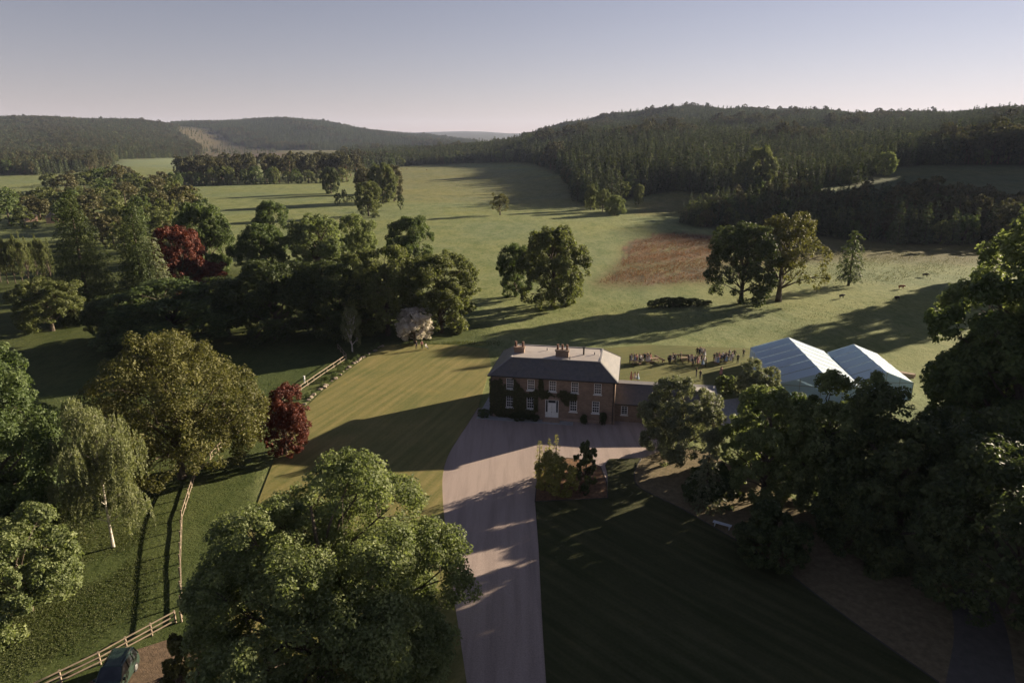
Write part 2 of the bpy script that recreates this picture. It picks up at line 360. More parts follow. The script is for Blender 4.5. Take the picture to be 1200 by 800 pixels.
def turf(name, c, c2, stripe_rot, stripe=0.0, period=1.6):
    m, t, b = nodes(name); co = coord(t, 'World')
    mq = t.nodes.new('ShaderNodeMapping'); mq.inputs['Rotation'].default_value = (0, 0, stripe_rot); t.links.new(co, mq.inputs[0])
    mp = t.nodes.new('ShaderNodeMapping'); mp.inputs['Scale'].default_value = (1.3, 0.07, 1); t.links.new(mq.outputs[0], mp.inputs[0])
    k = mix_rgb(t, ramp(t, noise(t, 0.10, 6, 0.65, co, 0.5), 0.35, 0.68), c, c2)
    k = mix_rgb(t, ramp(t, noise(t, 0.9, 4, 0.7, mp.outputs[0]), 0.38, 0.66), k, mix_rgb(t, 1.0, k, (1 - stripe, 1 - stripe * 0.7, 1 - stripe), 'MULTIPLY'))
    k = mix_rgb(t, ramp(t, noise(t, 3.5, 5, 0.75, co), 0.40, 0.72), k, mix_rgb(t, 1.0, k, (0.70, 0.76, 0.62), 'MULTIPLY'))
    wv = t.nodes.new('ShaderNodeTexWave'); wv.inputs['Scale'].default_value = 1 / period / 3.3; wv.inputs['Distortion'].default_value = 0.7; wv.inputs['Detail'].default_value = 3; wv.inputs['Detail Scale'].default_value = 0.6
    t.links.new(mq.outputs[0], wv.inputs['Vector'])
    k = mix_rgb(t, wv.outputs['Fac'], k, mix_rgb(t, 1.0, k, (1 - stripe * .55, 1 - stripe * .4, 1 - stripe * .5), 'MULTIPLY'))
    k = mix_rgb(t, ramp(t, noise(t, 0.45, 4, 0.8, co, 1.0), 0.58, 0.75), k, mix_rgb(t, 1.0, k, (1.25, 1.12, 0.95), 'MULTIPLY'))
    t.links.new(k, b.inputs['Base Color']); b.inputs['Roughness'].default_value = 0.95; b.inputs['Specular IOR Level'].default_value = 0.1
    bump(t, noise(t, 5, 5, 0.8, co), 0.6, 0.06, b)
    return m
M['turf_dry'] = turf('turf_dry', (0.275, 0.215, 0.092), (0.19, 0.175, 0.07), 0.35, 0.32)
M['turf_shaded'] = turf('turf_shaded', (0.085, 0.080, 0.040), (0.064, 0.063, 0.030), -0.75, 0.4)  # lawn grass with its deep shade put into a darker, duller colour
M['turf_party'] = turf('turf_party', (0.17, 0.155, 0.062), (0.12, 0.125, 0.048), 1.2, 0.2)
M['gravel'] = mat('gravel', (0.49, 0.395, 0.352), (0.38, 0.31, 0.278), 7.0, 0.95, 0.8, 0.03, 'World', 0.1)
t = M['gravel'].node_tree; b = t.nodes['Principled BSDF']; co = coord(t, 'World')
src = b.inputs['Base Color'].links[0].from_socket
mp = t.nodes.new('ShaderNodeMapping'); mp.inputs['Scale'].default_value = (1.4, 0.10, 1); t.links.new(co, mp.inputs[0])
k = mix_rgb(t, ramp(t, noise(t, 0.55, 5, 0.6, mp.outputs[0]), 0.45, 0.75), src, mix_rgb(t, 1.0, src, (0.66, 0.66, 0.67), 'MULTIPLY'))
k = mix_rgb(t, ramp(t, noise(t, 40, 2, 0.9, co), 0.35, 0.7), k, mix_rgb(t, 1.0, k, (0.58, 0.56, 0.56), 'MULTIPLY'))
t.links.new(k, b.inputs['Base Color'])
M['mulch'] = mat('mulch', (0.22, 0.125, 0.07), (0.10, 0.065, 0.04), 2.5, 0.95, 0.9, 0.08, 'World', 0.1)
M['earth'] = mat('bare_earth', (0.17, 0.12, 0.082), (0.10, 0.072, 0.05), 2.0, 0.95, 0.8, 0.06, 'World', 0.1)
M['mulch_dry'] = mat('mulch_dry', (0.21, 0.165, 0.10), (0.12, 0.10, 0.06), 1.6, 0.95, 0.9, 0.08, 'World', 0.1)
M['flag'] = mat('flagstone', (0.36, 0.36, 0.36), (0.27, 0.27, 0.27), 2.0, 0.85, 0.3, 0.02, 'World')
M['tarmac'] = mat('tarmac', (0.11, 0.10, 0.088), (0.08, 0.074, 0.066), 1.5, 0.9, 0.4, 0.02, 'World')
M['edging'] = mat('edging', (0.06, 0.055, 0.05), None, 4, 0.9)

G = lambda L: [gp(*q) for q in L]
drive_left = smooth_path(G([(560,478),(548,497),(536,515),(525,534),(519,556),(519,585),(522,620),(529,680),(538,740),(547,800)]), 5) + [(-2.6, 20.0), (-2.4, -25)]
drive_right = [(5.2, -25), (3.6, 20.0)] + smooth_path(G([(640,800),(635,720),(631,640),(627,588)]), 4)
isl = G([(627,588),(712,584),(711,566),(704,548),(690,540),(664,537),(640,546),(629,566)])
# drive sheet lies under the turf and beds, which are a few centimetres proud of it
sheet('gravel_drive', drive_left + [(5.2, -25), (3.6, 20)] + G([(640,800),(631,640),(627,588),(712,584),(712,545),(752,540),(790,520),(790,488),(715,478)]), 0.012, M['gravel'], 'pinkish gravel drive and forecourt in front of the house')
lawn_left_edge = smooth_path(G([(452,405),(425,422),(400,441),(372,464),(348,490),(328,525),(302,590),(280,660),(262,740),(250,800)]), 4)
sheet('west_lawn', G([(572,409)]) + [gp(575, 430)] + drive_left[:-2] + [(-3.0, 20), (-24, 20)] + lawn_left_edge[::-1] + G([(480,404),(530,404)]), 0.075, M['turf_dry'], 'mown yellow-green lawn beside the house', 0.08)
# inner edge of the right-hand lawn against the shrub border
bord = smooth_path(G([(752,537),(744,552),(746,568),(765,580),(800,597),(850,626),(905,658),(960,700),(1020,744),(1100,800)]), 4)
sheet('south_lawn', G([(712,584)]) + G([(713,560),(709,545),(714,538)]) + bord + [(30.0, 20), (3.75, 20)] + drive_right[2:], 0.08, M['turf_shaded'], 'large mown lawn lying in deep shade', 0.08)
sheet('shrub_border', bord + [(30.1, 20), (46, 20)] + G([(1160,700),(1040,660),(960,600),(880,560),(830,530),(790,523)]), 0.045, M['mulch_dry'], 'dry mulch border under the trees', 0.04)
sheet('farm_track', smooth_path(G([(1110,690),(1118,740),(1108,800)]), 4) + [(34, 20), (40, 20)] + smooth_path(G([(1190,800),(1180,740),(1160,690)]), 4), 0.058, M['tarmac'], 'dark track running in under the trees')
sheet('party_lawn', G([(706,408),(760,404),(880,408),(905,450),(880,462),(850,458),(828,452),(726,447)]), 0.02, M['turf_party'], 'short grass behind the wing where the guests gather')
ib = sheet('planting_bed', isl, 0.10, M['mulch'], 'bark-mulched planting bed at the drive', 0.10)
# dark edging boards of the bed and the drive
def edging(pts, w, z, name, label, material):
    m_ = MB()
    for a, c_ in zip(pts[:-1], pts[1:]): m_.bar((*a, z), (*c_, z), w, 0.10)
    o = m_.build(name, material); return tag(o, label, kind='structure')
edging(isl[:1] + isl[1:] + isl[:1], 0.10, 0.075, 'bed_kerb', 'timber edging of the planting bed', M['edging'])
edging(bord, 0.12, 0.06, 'border_kerb', 'edging between shaded lawn and shrub border', M['edging'])

# ------------------------------------------------------------------ the house
A_H = math.atan2(-3.3, 18.27); HO = (5.75, 92.0)
def house_mats():
    m, t, b = nodes('rubble_stone'); co = coord(t, 'Object')
    br = t.nodes.new('ShaderNodeTexBrick'); br.inputs['Scale'].default_value = 1.0; br.inputs['Brick Width'].default_value = 0.42; br.inputs['Row Height'].default_value = 0.17
    br.inputs['Mortar Size'].default_value = 0.014; br.offset = 0.5
    br.inputs['Color1'].default_value = (0.28, 0.195, 0.145, 1); br.inputs['Color2'].default_value = (0.20, 0.14, 0.105, 1); br.inputs['Mortar'].default_value = (0.27, 0.22, 0.18, 1)
    sx = t.nodes.new('ShaderNodeSeparateXYZ'); cx = t.nodes.new('ShaderNodeCombineXYZ'); ad = t.nodes.new('ShaderNodeMath')
    t.links.new(co, sx.inputs[0]); t.links.new(sx.outputs[0], ad.inputs[0]); t.links.new(sx.outputs[1], ad.inputs[1])
    t.links.new(ad.outputs[0], cx.inputs[0]); t.links.new(sx.outputs[2], cx.inputs[1]); t.links.new(cx.outputs[0], br.inputs['Vector'])
    k = mix_rgb(t, ramp(t, noise(t, 0.8, 5, 0.7, co), 0.35, 0.7), br.outputs['Color'], mix_rgb(t, 1.0, br.outputs['Color'], (0.72, 0.72, 0.74), 'MULTIPLY'))
    t.links.new(k, b.inputs['Base Color']); b.inputs['Roughness'].default_value = 0.95; b.inputs['Specular IOR Level'].default_value = 0.1
    bump(t, br.outputs['Fac'], -0.5, 0.02, b); M['stone'] = m
    m, t, b = nodes('slate'); co = coord(t, 'Object')
    mp = t.nodes.new('ShaderNodeMapping'); mp.inputs['Scale'].default_value = (3.0, 1.0, 4.5); t.links.new(co, mp.inputs[0])
    vo = t.nodes.new('ShaderNodeTexVoronoi'); t.links.new(mp.outputs[0], vo.inputs['Vector']); vo.inputs['Scale'].default_value = 1.0
    bw = t.nodes.new('ShaderNodeRGBToBW'); t.links.new(vo.outputs['Color'], bw.inputs[0])
    k = mix_rgb(t, bw.outputs[0], (0.075, 0.072, 0.074), (0.12, 0.108, 0.104))
    k = mix_rgb(t, ramp(t, noise(t, 0.5, 5, 0.7, co), 0.45, 0.75), k, (0.12, 0.105, 0.085))
    t.links.new(k, b.inputs['Base Color']); b.inputs['Roughness'].default_value = 0.5; b.inputs['Specular IOR Level'].default_value = 0.5
    bump(t, bw.outputs[0], 0.4, 0.02, b); M['slate'] = m
house_mats()
M['dressed'] = mat('dressed_stone', (0.34, 0.25, 0.20), (0.26, 0.19, 0.15), 2, 0.9, 0.2, 0.01)
M['white'] = mat('white_paint', (0.78, 0.78, 0.77), (0.66, 0.66, 0.66), 2.0, 0.55)
M['lead'] = mat('lead', (0.26, 0.25, 0.25), (0.19, 0.18, 0.18), 1.0, 0.6, 0.1)
M['leadflat'] = mat('sunlit_lead', (0.42, 0.37, 0.34), (0.32, 0.285, 0.26), 0.7, 0.55, 0.15, 0.02, lo=.3, hi=.7)  # lead flat, its sunlit brightness put into a lighter colour
M['pot'] = mat('clay_pot', (0.20, 0.105, 0.07), (0.14, 0.08, 0.055), 3, 0.9)
M['pipe'] = mat('cast_iron', (0.03, 0.03, 0.032), None, 3, 0.6)
m, t, b = nodes('window_glass'); b.inputs['Base Color'].default_value = (0.02, 0.024, 0.028, 1); b.inputs['Roughness'].default_value = 0.06; b.inputs['Specular IOR Level'].default_value = 0.6
t.links.new(mix_rgb(t, ramp(t, noise(t, 0.7, 2, 0.5, coord(t)), 0.4, 0.6), (0.016, 0.02, 0.024), (0.05, 0.055, 0.06)), b.inputs['Base Color']); M['glass'] = m
WH, HW, HD = 6.35, 8.95, 11.4                    # wall height, half width, depth
house = tag(empty('country_house', (HO[0], HO[1], 0), A_H), 'two-storey stone country house with hipped slate roof and white sash windows', 'house')
wx_u = [-6.17, -3.08, 0.06, 3.24, 6.5]; wx_l = [-6.2, -3.15, 3.1, 6.3]
OPEN = [(x, 4.42, 1.05, 1.62) for x in wx_u] + [(x, 1.55, 1.05, 1.80) for x in wx_l] + [(0.0, 0.30, 1.95, 2.85)]
# front wall with real openings: cut into strips
w = MB(); T = 0.45
def wall_strip(w, x0, x1, y0, y1, z0, z1, ops):
    xs = sorted({x0, x1} | {q for c, zb, ww, hh in ops for q in (c - ww / 2, c + ww / 2)})
    for a, c_ in zip(xs[:-1], xs[1:]):
        mid = (a + c_) / 2; hol = sorted((zb, zb + hh) for c, zb, ww, hh in ops if abs(c - mid) < ww / 2)
        z = z0
        for h0, h1 in hol:
            if h0 > z: w.box(a, c_, y0, y1, z, h0)
            z = h1
        if z < z1: w.box(a, c_, y0, y1, z, z1)
wall_strip(w, -HW, HW, 0, T, 0, WH, OPEN)
w.box(-HW, -HW + T, T, HD, 0, WH); w.box(HW - T, HW, T, HD, 0, WH); w.box(-HW + T, HW - T, HD - T, HD, 0, WH)
w.build('wall', M['stone'], house)
w = MB(); w.box(-HW - .06, HW + .06, -.05, -.004, 0, .45); w.box(-HW - .05, HW + .05, -.04, -.003, WH - .22, WH); w.build('plinth', M['dressed'], house)
ov = 0.38; ez, rz_ = WH, 8.45; ins = 2.75
e = [(-HW - ov, -ov), (HW + ov, -ov), (HW + ov, HD + ov), (-HW - ov, HD + ov)]
ri = [(-HW + ins - .2, ins - .3), (HW - ins + .4, ins - .3), (HW - ins + .4, HD - ins + .3), (-HW + ins - .2, HD - ins + .3)]
w = MB(); w.add([(*q, ez) for q in e] + [(*q, rz_) for q in ri] + [(*q, ez + .12) for q in e],
    [(8,9,5,4),(9,10,6,5),(10,11,7,6),(11,8,4,7),(0,1,9,8),(1,2,10,9),(2,3,11,10),(3,0,8,11),(3,2,1,0)])
roof = w.build('roof', M['slate'], house)
yc = (ri[0][1] + ri[2][1]) / 2
w = MB(); w.add([(*q, rz_ + .01) for q in ri] + [(ri[0][0] + .3, yc, rz_ + .12), (ri[1][0] - .3, yc, rz_ + .12)],
    [(0,1,5,4),(1,2,5),(2,3,4,5),(3,0,4)]); w.build('platform', M['leadflat'], roof)
w = MB()
for a, c_ in ((0,1),(1,2),(2,3),(3,0)): w.bar((*ri[a], rz_ + .05), (*ri[c_], rz_ + .05), .22, .12)
for i in range(4): w.bar((*e[i], ez + .14), (*ri[i], rz_ + .04), .2, .1)
w.build('ridge_tiles', M['lead'], roof)
w = MB()
for a, c_ in ((0,1),(1,2),(2,3),(3,0)): w.bar((*e[a], ez + .03), (*e[c_], ez + .03), .16, .13)
w.build('gutter', M['pipe'], roof)
def chimney(cx, cy, sx, sy, z0, h, npot):
    w = MB(); w.box(cx - sx, cx + sx, cy - sy, cy + sy, z0, z0 + h); w.box(cx - sx - .1, cx + sx + .1, cy - sy - .1, cy + sy + .1, z0 + h, z0 + h + .18)
    st = w.build('chimney', M['stone'], roof)
    for i in range(npot):
        x = cx + (i - (npot - 1) / 2) * (2 * sx * .72 / max(npot - 1, 1))
        p = MB().tube([(x, cy, z0 + h + .17), (x, cy, z0 + h + .3), (x, cy, z0 + h + .85), (x, cy, z0 + h + .86), (x, cy, z0 + h + .98)], [.2, .17, .15, .19, .19], 10)
        o = p.build('chimney_pot', M['pot'], roof)
chimney(-5.6, 5.0, .75, .42, 8.2, 1.0, 2); chimney(.95, 4.1, .95, .42, 8.2, 1.15, 3)
MB().tube([(4.0, 5.3, 8.3), (4.0, 5.3, 9.6)], [.13, .13], 10).tube([(4.0, 5.3, 9.55), (4.0, 5.3, 9.75)], [.2, .2], 10).build('flue', M['pipe'], roof)
for x, y in ((-1.6, 6.5), (5.6, 5.6), (2.2, 2.9)): MB().tube([(x, y, 8.4), (x, y, 8.95)], [.09, .09], 8).build('vent_pipe', M['lead'], roof)
def sash(x, zb, ww, hh, blind=False):
    o = MB()
    o.box(x - ww/2, x - ww/2 + .09, .10, .24, zb, zb + hh); o.box(x + ww/2 - .09, x + ww/2, .10, .24, zb, zb + hh)
    o.box(x - ww/2 + .09, x + ww/2 - .09, .10, .24, zb + hh - .09, zb + hh); o.box(x - ww/2 + .09, x + ww/2 - .09, .09, .24, zb, zb + .11)
    f = o.build('window', M['white'], house)
    g = MB(); iw = ww - .18
    for i in (1, 2, 3)[:2]: g.box(x - iw/2 + iw * i / 3 - .022, x - iw/2 + iw * i / 3 + .022, .13, .16, zb + .1, zb + hh - .08)
    for j in (1, 2, 3):
        hz = .045 if j == 2 else .022; z = zb + .1 + (hh - .18) * j / 4; g.box(x - iw/2, x + iw/2, .128, .168, z - hz, z + hz)
    g.build('glazing_bars', M['white'], f)
    p = MB(); p.box(x - iw/2, x + iw/2, .175, .19, zb + .1, zb + hh - .08); p.build('pane', M['glass'], f)
    s = MB(); s.box(x - ww/2 - .12, x + ww/2 + .12, -.14, .12, zb - .12, zb - .002); s.build('sill', M['white'] , f)
    if blind: q = MB(); q.box(x - iw/2, x + iw/2, .20, .215, zb + hh * .4, zb + hh - .09); q.build('blind', M['white'], f)
for x, zb, ww, hh in OPEN[:9]: sash(x, zb, ww, hh)
d = MB(); d.box(-.975, -.88, .08, .3, .3, 3.15); d.box(.88, .975, .08, .3, .3, 3.15); d.box(-.88, .88, .08, .3, 3.05, 3.15); d.box(-.62, -.55, .08, .3, .3, 3.05); d.box(.55, .62, .08, .3, .3, 3.05); d.box(-.55, .55, .08, .3, 2.55, 2.63)
door = d.build('door', M['white'], house)
for s_ in (-1, 1):
    q = MB(); a, c_ = sorted((s_ * .01, s_ * .55)); q.box(a, c_, .14, .2, .3, 2.55)
    for z0, z1 in ((.45, 1.1), (1.25, 2.4)): q.box(a + .1, c_ - .1, .12, .139, z0, z1)
    q.build('door_leaf', M['white'], door)
    q = MB(); a, c_ = sorted((s_ * .63, s_ * .87)); q.box(a, c_, .17, .19, 1.2, 3.04); q.build('sidelight', M['glass'], door)
    q = MB(); q.box(a, c_, .12, .22, .3, 1.19); q.build('door_panel', M['white'], door)
q = MB(); q.box(-.55, .55, .17, .19, 2.64, 3.04); q.build('fanlight', M['glass'], door)
q = MB(); q.box(-.03, .03, .08, .138, 1.15, 1.3); q.build('knocker', M['pipe'], door)
w = MB(); w.box(-1.25, 1.25, -.9, 0, 0, .15); w.box(-1.1, 1.1, -.55, 0, .15, .29); w.build('doorstep', M['dressed'], house)
w = MB()
w.add([(-1.15, -.06, 3.16), (1.15, -.06, 3.16)] + [(1.15 * cos(a), -.06, 3.16 + .45 * sin(a)) for a in np.linspace(.25, pi - .25, 9)] +
      [(-1.15, -.004, 3.16), (1.15, -.004, 3.16)] + [(1.15 * cos(a), -.004, 3.16 + .45 * sin(a)) for a in np.linspace(.25, pi - .25, 9)],
      [tuple(range(11)), tuple(range(11, 22))[::-1]] + [(i, (i + 1) % 11, 11 + (i + 1) % 11, 11 + i) for i in range(11)])
w.build('door_hood', M['dressed'], house)
for x in (8.72, -8.8): MB().tube([(x, -.1, 0), (x, -.1, WH)], [.055, .055], 8).build('drainpipe', M['pipe'], house)
w = MB(); w.box(-9.6, 3.2, -1.45, -.1, 0, .04); w.box(-10.9, -9.1, -1.45, 11.0, 0, .085); pv = w.build('stone_path', M['flag'], None, (HO[0], HO[1], 0), A_H); tag(pv, 'stone path along the house front', kind='structure')

# ------------------------------------------------------------------ the low wing
wing = tag(empty('house_wing', (HO[0], HO[1], 0), A_H), 'low single-storey stone wing joined to the end of the house', 'house')
AX0, AX1, AY0, AY1, AZ = HW + .01, HW + 14.5, 1.3, 9.2, 2.75
w = MB(); aops = [(10.35, 1.05, .95, 1.35), (13.2, 1.05, .95, 1.35), (17.0, 1.05, .95, 1.35)]
wall_strip(w, AX0, AX1, AY0, AY0 + .4, 0, AZ, aops)
w.box(AX1 - .4, AX1, AY0 + .4, AY1, 0, AZ); w.box(AX0, AX1 - .4, AY1 - .4, AY1, 0, AZ); w.build('wall', M['stone'], wing)
rx = AX1 - 3.6; ry = AY0 + 3.1; rzz = 4.75
w = MB(); w.add([(AX0, AY0 - .25, AZ), (AX1 + .25, AY0 - .25, AZ), (AX1 + .25, AY1 + .25, AZ + .75), (AX0, AY1 + .25, AZ + .75), (AX0, ry, rzz), (rx, ry, rzz)],
               [(0,1,5,4),(1,2,5),(2,3,4,5),(3,2,1,0),(0,4,3)]); ar = w.build('roof', M['slate'], wing)
w = MB(); w.bar((AX0, ry, rzz + .03), (rx, ry, rzz + .03), .22, .1); w.bar((rx, ry, rzz + .03), (AX1 + .2, AY0 - .2, AZ + .04), .2, .1); w.build('ridge_tiles', M['lead'], ar)
w = MB(); w.bar((AX0, AY0 - .28, AZ - .02), (AX1, AY0 - .28, AZ - .02), .12, .1); w.build('gutter', M['pipe'], ar)
for x, zb, ww, hh in aops:
    o = MB(); y = AY0
    for b_ in ((x-ww/2, x-ww/2+.09, zb, zb+hh), (x+ww/2-.09, x+ww/2, zb, zb+hh), (x-ww/2+.09, x+ww/2-.09, zb+hh-.09, zb+hh), (x-ww/2+.09, x+ww/2-.09, zb, zb+.1)): o.box(b_[0], b_[1], y+.1, y+.24, b_[2], b_[3])
    f = o.build('window', M['white'], wing)
    g = MB(); g.box(x-.02, x+.02, y+.13, y+.16, zb+.1, zb+hh-.09)
    for j in (1, 2, 3): g.box(x-ww/2+.09, x+ww/2-.09, y+.128, y+.165, zb+hh*j/4-.02, zb+hh*j/4+.02)
    g.build('glazing_bars', M['white'], f)
    p = MB(); p.box(x-ww/2+.09, x+ww/2-.09, y+.175, y+.19, zb+.1, zb+hh-.09); p.build('pane', M['glass'], f)
    s = MB(); s.box(x-ww/2-.1, x+ww/2+.1, y-.1, y+.1, zb-.1, zb-.002); s.build('sill', M['white'], f)

# ------------------------------------------------------------------ marquees
m, t, b = nodes('marquee_canvas'); b.inputs['Roughness'].default_value = 0.5; b.inputs['Specular IOR Level'].default_value = 0.3
kc = mix_rgb(t, ramp(t, noise(t, 0.5, 5, 0.6, coord(t)), 0.3, 0.7), (0.62, 0.71, 0.78), (0.56, 0.65, 0.72)); t.links.new(kc, b.inputs['Base Color'])  # white canvas, the blue skylight of its shaded slopes put into the colour
tr = t.nodes.new('ShaderNodeBsdfTranslucent'); tr.inputs['Color'].default_value = (0.74, 0.87, 0.98, 1); mx = t.nodes.new('ShaderNodeMixShader'); mx.inputs[0].default_value = 0.40
t.links.new(b.outputs[0], mx.inputs[1]); t.links.new(tr.outputs[0], mx.inputs[2]); t.links.new(mx.outputs[0], t.nodes['Material Output'].inputs['Surface']); M['canvas'] = m
M['alu'] = mat('aluminium', (0.5, 0.51, 0.53), None, 2, 0.45, metal=0.6)
def marquee(fl, fr, bl, br, eave, ridge, bays, label):
    fl, fr, bl, br = (np.array(q) for q in (fl, fr, bl, br))
    c = (fl + fr) / 2; root = tag(empty('marquee', (c[0], c[1], 0)), label, 'marquee', 'white marquees on the lawn')
    L = lambda p, z: (p[0] - c[0], p[1] - c[1], z)
    ipl = lambda a, b_, s: a + (b_ - a) * s
    for i in range(bays):
        s0, s1 = i / bays, (i + 1) / bays; g = .004
        for A_, B_ in ((fl, bl), (fr, br)):
            p0, p1 = ipl(A_, B_, s0 + g), ipl(A_, B_, s1 - g); r0, r1 = ipl((fl + fr) / 2, (bl + br) / 2, s0 + g), ipl((fl + fr) / 2, (bl + br) / 2, s1 - g)
            n = 5; vs = []; fs = []
            for k in range(n + 1):
                q = k / n; sag = -.05 * sin(pi * q)
                for a, b_, ex in ((p0, r0, 0), (ipl(p0, p1, .5), ipl(r0, r1, .5), -.05), (p1, r1, 0)):
                    w_ = ipl(a, b_, q); vs.append(L(w_, eave + (ridge - eave) * q + sag + ex))
            for k in range(n):
                for j in range(2): fs.append((k*3+j, k*3+j+1, k*3+j+4, k*3+j+3))
            top = len(vs); vs += [(x, y, z - .03) for x, y, z in vs]
            fs += [tuple(i_ + top for i_ in f[::-1]) for f in fs]
            MB().add(vs, fs).build('roof_panel', M['canvas'], root)
            o = MB(); d_ = (B_ - A_) / np.linalg.norm(B_ - A_); nn = np.array([d_[1], -d_[0]]) * .03
            o.add([L(p0 + nn, 0.02), L(p1 + nn, 0.02), L(p1 + nn, eave - .05), L(p0 + nn, eave - .05), L(p0 - nn, 0.02), L(p1 - nn, 0.02), L(p1 - nn, eave - .05), L(p0 - nn, eave - .05)],
                  [(0,1,2,3),(4,7,6,5),(0,4,5,1),(1,5,6,2),(2,6,7,3),(3,7,4,0)]); o.build('side_panel', M['canvas'], root)
    for i in range(bays + 1):
        s0 = i / bays; o = MB(); a, b_ = ipl(fl, bl, s0), ipl(fr, br, s0); r = (a + b_) / 2
        o.bar(L(a, 0), L(a, eave + .02), .12, .12); o.bar(L(b_, 0), L(b_, eave + .02), .12, .12)
        o.bar(L(a, eave + .02), L(r, ridge + .025), .05, .03); o.bar(L(b_, eave + .02), L(r, ridge + .025), .05, .03); o.build('frame_arch', M['alu'], root)
    for a, b_, nm in ((fl, fr, 'front'), (br, bl, 'back')):
        d_ = (b_ - a); wl = np.linalg.norm(d_); d_ /= wl; nn = np.array([d_[1], -d_[0]]) * .03; mid = (a + b_) / 2
        npn = 4
        for k in range(npn):
            p0, p1 = a + d_ * wl * (k + .01) / npn, a + d_ * wl * (k + .99) / npn
            o = MB(); o.add([L(p0 + nn, .02), L(p1 + nn, .02), L(p1 + nn, eave - .1), L(p0 + nn, eave - .1), L(p0 - nn, .02), L(p1 - nn, .02), L(p1 - nn, eave - .1), L(p0 - nn, eave - .1)],
                  [(0,1,2,3),(4,7,6,5),(0,4,5,1),(1,5,6,2),(2,6,7,3),(3,7,4,0)]); o.build('end_panel', M['canvas'], root)
        o = MB(); o.add([L(a + nn, eave), L(b_ + nn, eave), L(mid + nn, ridge - .03), L(a - nn, eave), L(b_ - nn, eave), L(mid - nn, ridge - .03)], [(0,1,2),(5,4,3),(0,3,4,1),(1,4,5,2),(2,5,3,0)]); o.build('gable', M['canvas'], root)
        o = MB(); o.bar(L(a, eave - .05), L(b_, eave - .05), .1, .1)
        for s in (.25, .5, .75): q = ipl(a, b_, s); o.bar(L(q, 0), L(q, eave + (ridge - eave) * (1 - abs(s - .5) * 2) - .05), .09, .09)
        o.build('gable_frame', M['alu'], root)
    return root
marquee((41.0, 99.0), (53.3, 96.8), (43.3, 118.4), (55.6, 116.3), 3.0, 5.25, 6, 'larger white marquee closest to the house, six roof bays long')
marquee((54.0, 100.4), (62.4, 100.0), (56.1, 115.8), (64.5, 115.0), 2.9, 4.55, 5, 'smaller lower white marquee on the far side of the larger one')
# ------------------------------------------------------------------ trees
def unit(v): return v / (np.linalg.norm(v, axis=-1, keepdims=True) + 1e-9)
def rdir(n, g): return unit(g.normal(size=(n, 3)))
def leaf_quads(P, N, T, L, Wd):
    """diamond leaves: centre P, normal N, long axis hint T, half length L, half width Wd"""
    t = unit(T - N * np.sum(T * N, 1, keepdims=True)); b_ = np.cross(N, t)
    L = np.reshape(L, (-1, 1)); Wd = np.reshape(Wd, (-1, 1))
    V = np.stack([P - t * L, P + b_ * Wd + N * Wd * .25, P + t * L, P - b_ * Wd + N * Wd * .25], 1).reshape(-1, 3)
    return V, np.arange(len(P) * 4).reshape(-1, 4)
def lobes_of(g, H, R, zb, n1, lobe, low=-0.55, jit=.12, rv=(.86, 1.04)):
    hz = (H - zb) / 2; zc = (H + zb) / 2
    i = np.arange(n1) + .5; zz = 1 - (1 - low) * i / n1; ph = i * 2.39996 + g.uniform(0, 6)
    rr = np.where(zz < 0, (1 - zz ** 2) ** .28, np.sqrt(1 - zz ** 2)) 
    d = np.stack([rr * np.cos(ph), rr * np.sin(ph), zz], 1)
    d = d + g.normal(0, jit, d.shape)
    rl = lobe * R * g.uniform(.62, 1.22, n1)
    c = np.array([0, 0, zc]) + d * np.array([R, R, hz]) * (1 - lobe * .85) * g.uniform(*rv, (n1, 1))
    c[:, 2] = np.maximum(c[:, 2], zb + rl * .35)
    k = max(2, n1 // 6); c2 = np.array([0, 0, zc]) + g.normal(0, .22, (k, 3)) * np.array([R, R, hz])
    return np.concatenate([c, c2]), np.concatenate([rl, lobe * R * g.uniform(.8, 1.1, k)]), zc, hz
def crown_mesh(name, g, H, R, zb, n1=20, n2=16, n3=60, leaf=.3, lobe=.40, puff=.40, low=-.55, aspect=.62, upb=.45, flat=.8, droop=0.0, jit=.12, rv=(.86, 1.04)):
    C, RL, zc, hz = lobes_of(g, H, R, zb, n1, lobe, low, jit, rv)
    n = len(C); lc = np.repeat(np.arange(n), n2)
    out = unit((C - np.array([0, 0, zc - hz * .35])) / np.array([R, R, hz]))
    d = unit(rdir(len(lc), g) + out[lc] * .75 + np.array([0, 0, .18]))
    rp = puff * RL[lc] * g.uniform(.5, 1.3, len(lc))
    pc = C[lc] + d * (RL[lc] * g.uniform(.62, 1.12, len(lc)))[:, None] * np.array([1, 1, flat])
    cnt = np.maximum((n3 * (rp / rp.mean()) ** 2).astype(int), 6)
    q = np.repeat(np.arange(len(pc)), cnt); m = len(q)
    ld = unit(rdir(m, g) + d[q] * .55)
    P = pc[q] + ld * (rp[q] * g.uniform(.25, 1.0, m) ** .6)[:, None] * np.array([1, 1, flat])
    P[:, 2] -= droop * g.uniform(0, 1, m) * rp[q]
    N = unit(ld * .7 + rdir(m, g) * .75 + np.array([0, 0, upb]))
    L = leaf * g.uniform(.45, 1.5, m)
    k1 = R / np.percentile(np.hypot(P[:, 0], P[:, 1]), 97.5); z0, z1 = np.percentile(P[:, 2], (.6, 99.7)); k2 = (H - zb) / (z1 - z0)     # the crown fills its measured size
    of = np.array([0, 0, z0]); up = np.array([0, 0, zb]); P = (P - of) * np.array([k1, k1, k2]) + up; C = (C - of) * np.array([k1, k1, k2]) + up; P[:, 2] = np.maximum(P[:, 2], .12)
    V, F = leaf_quads(P, N, rdir(m, g) + ld * .5, L, L * aspect)
    tint = np.clip(.5 + g.normal(0, .16, len(pc))[q] + g.normal(0, .20, m), 0, 1)
    me = npmesh(name, V, F, np.repeat(tint, 4), smooth=False)
    return me, C, RL
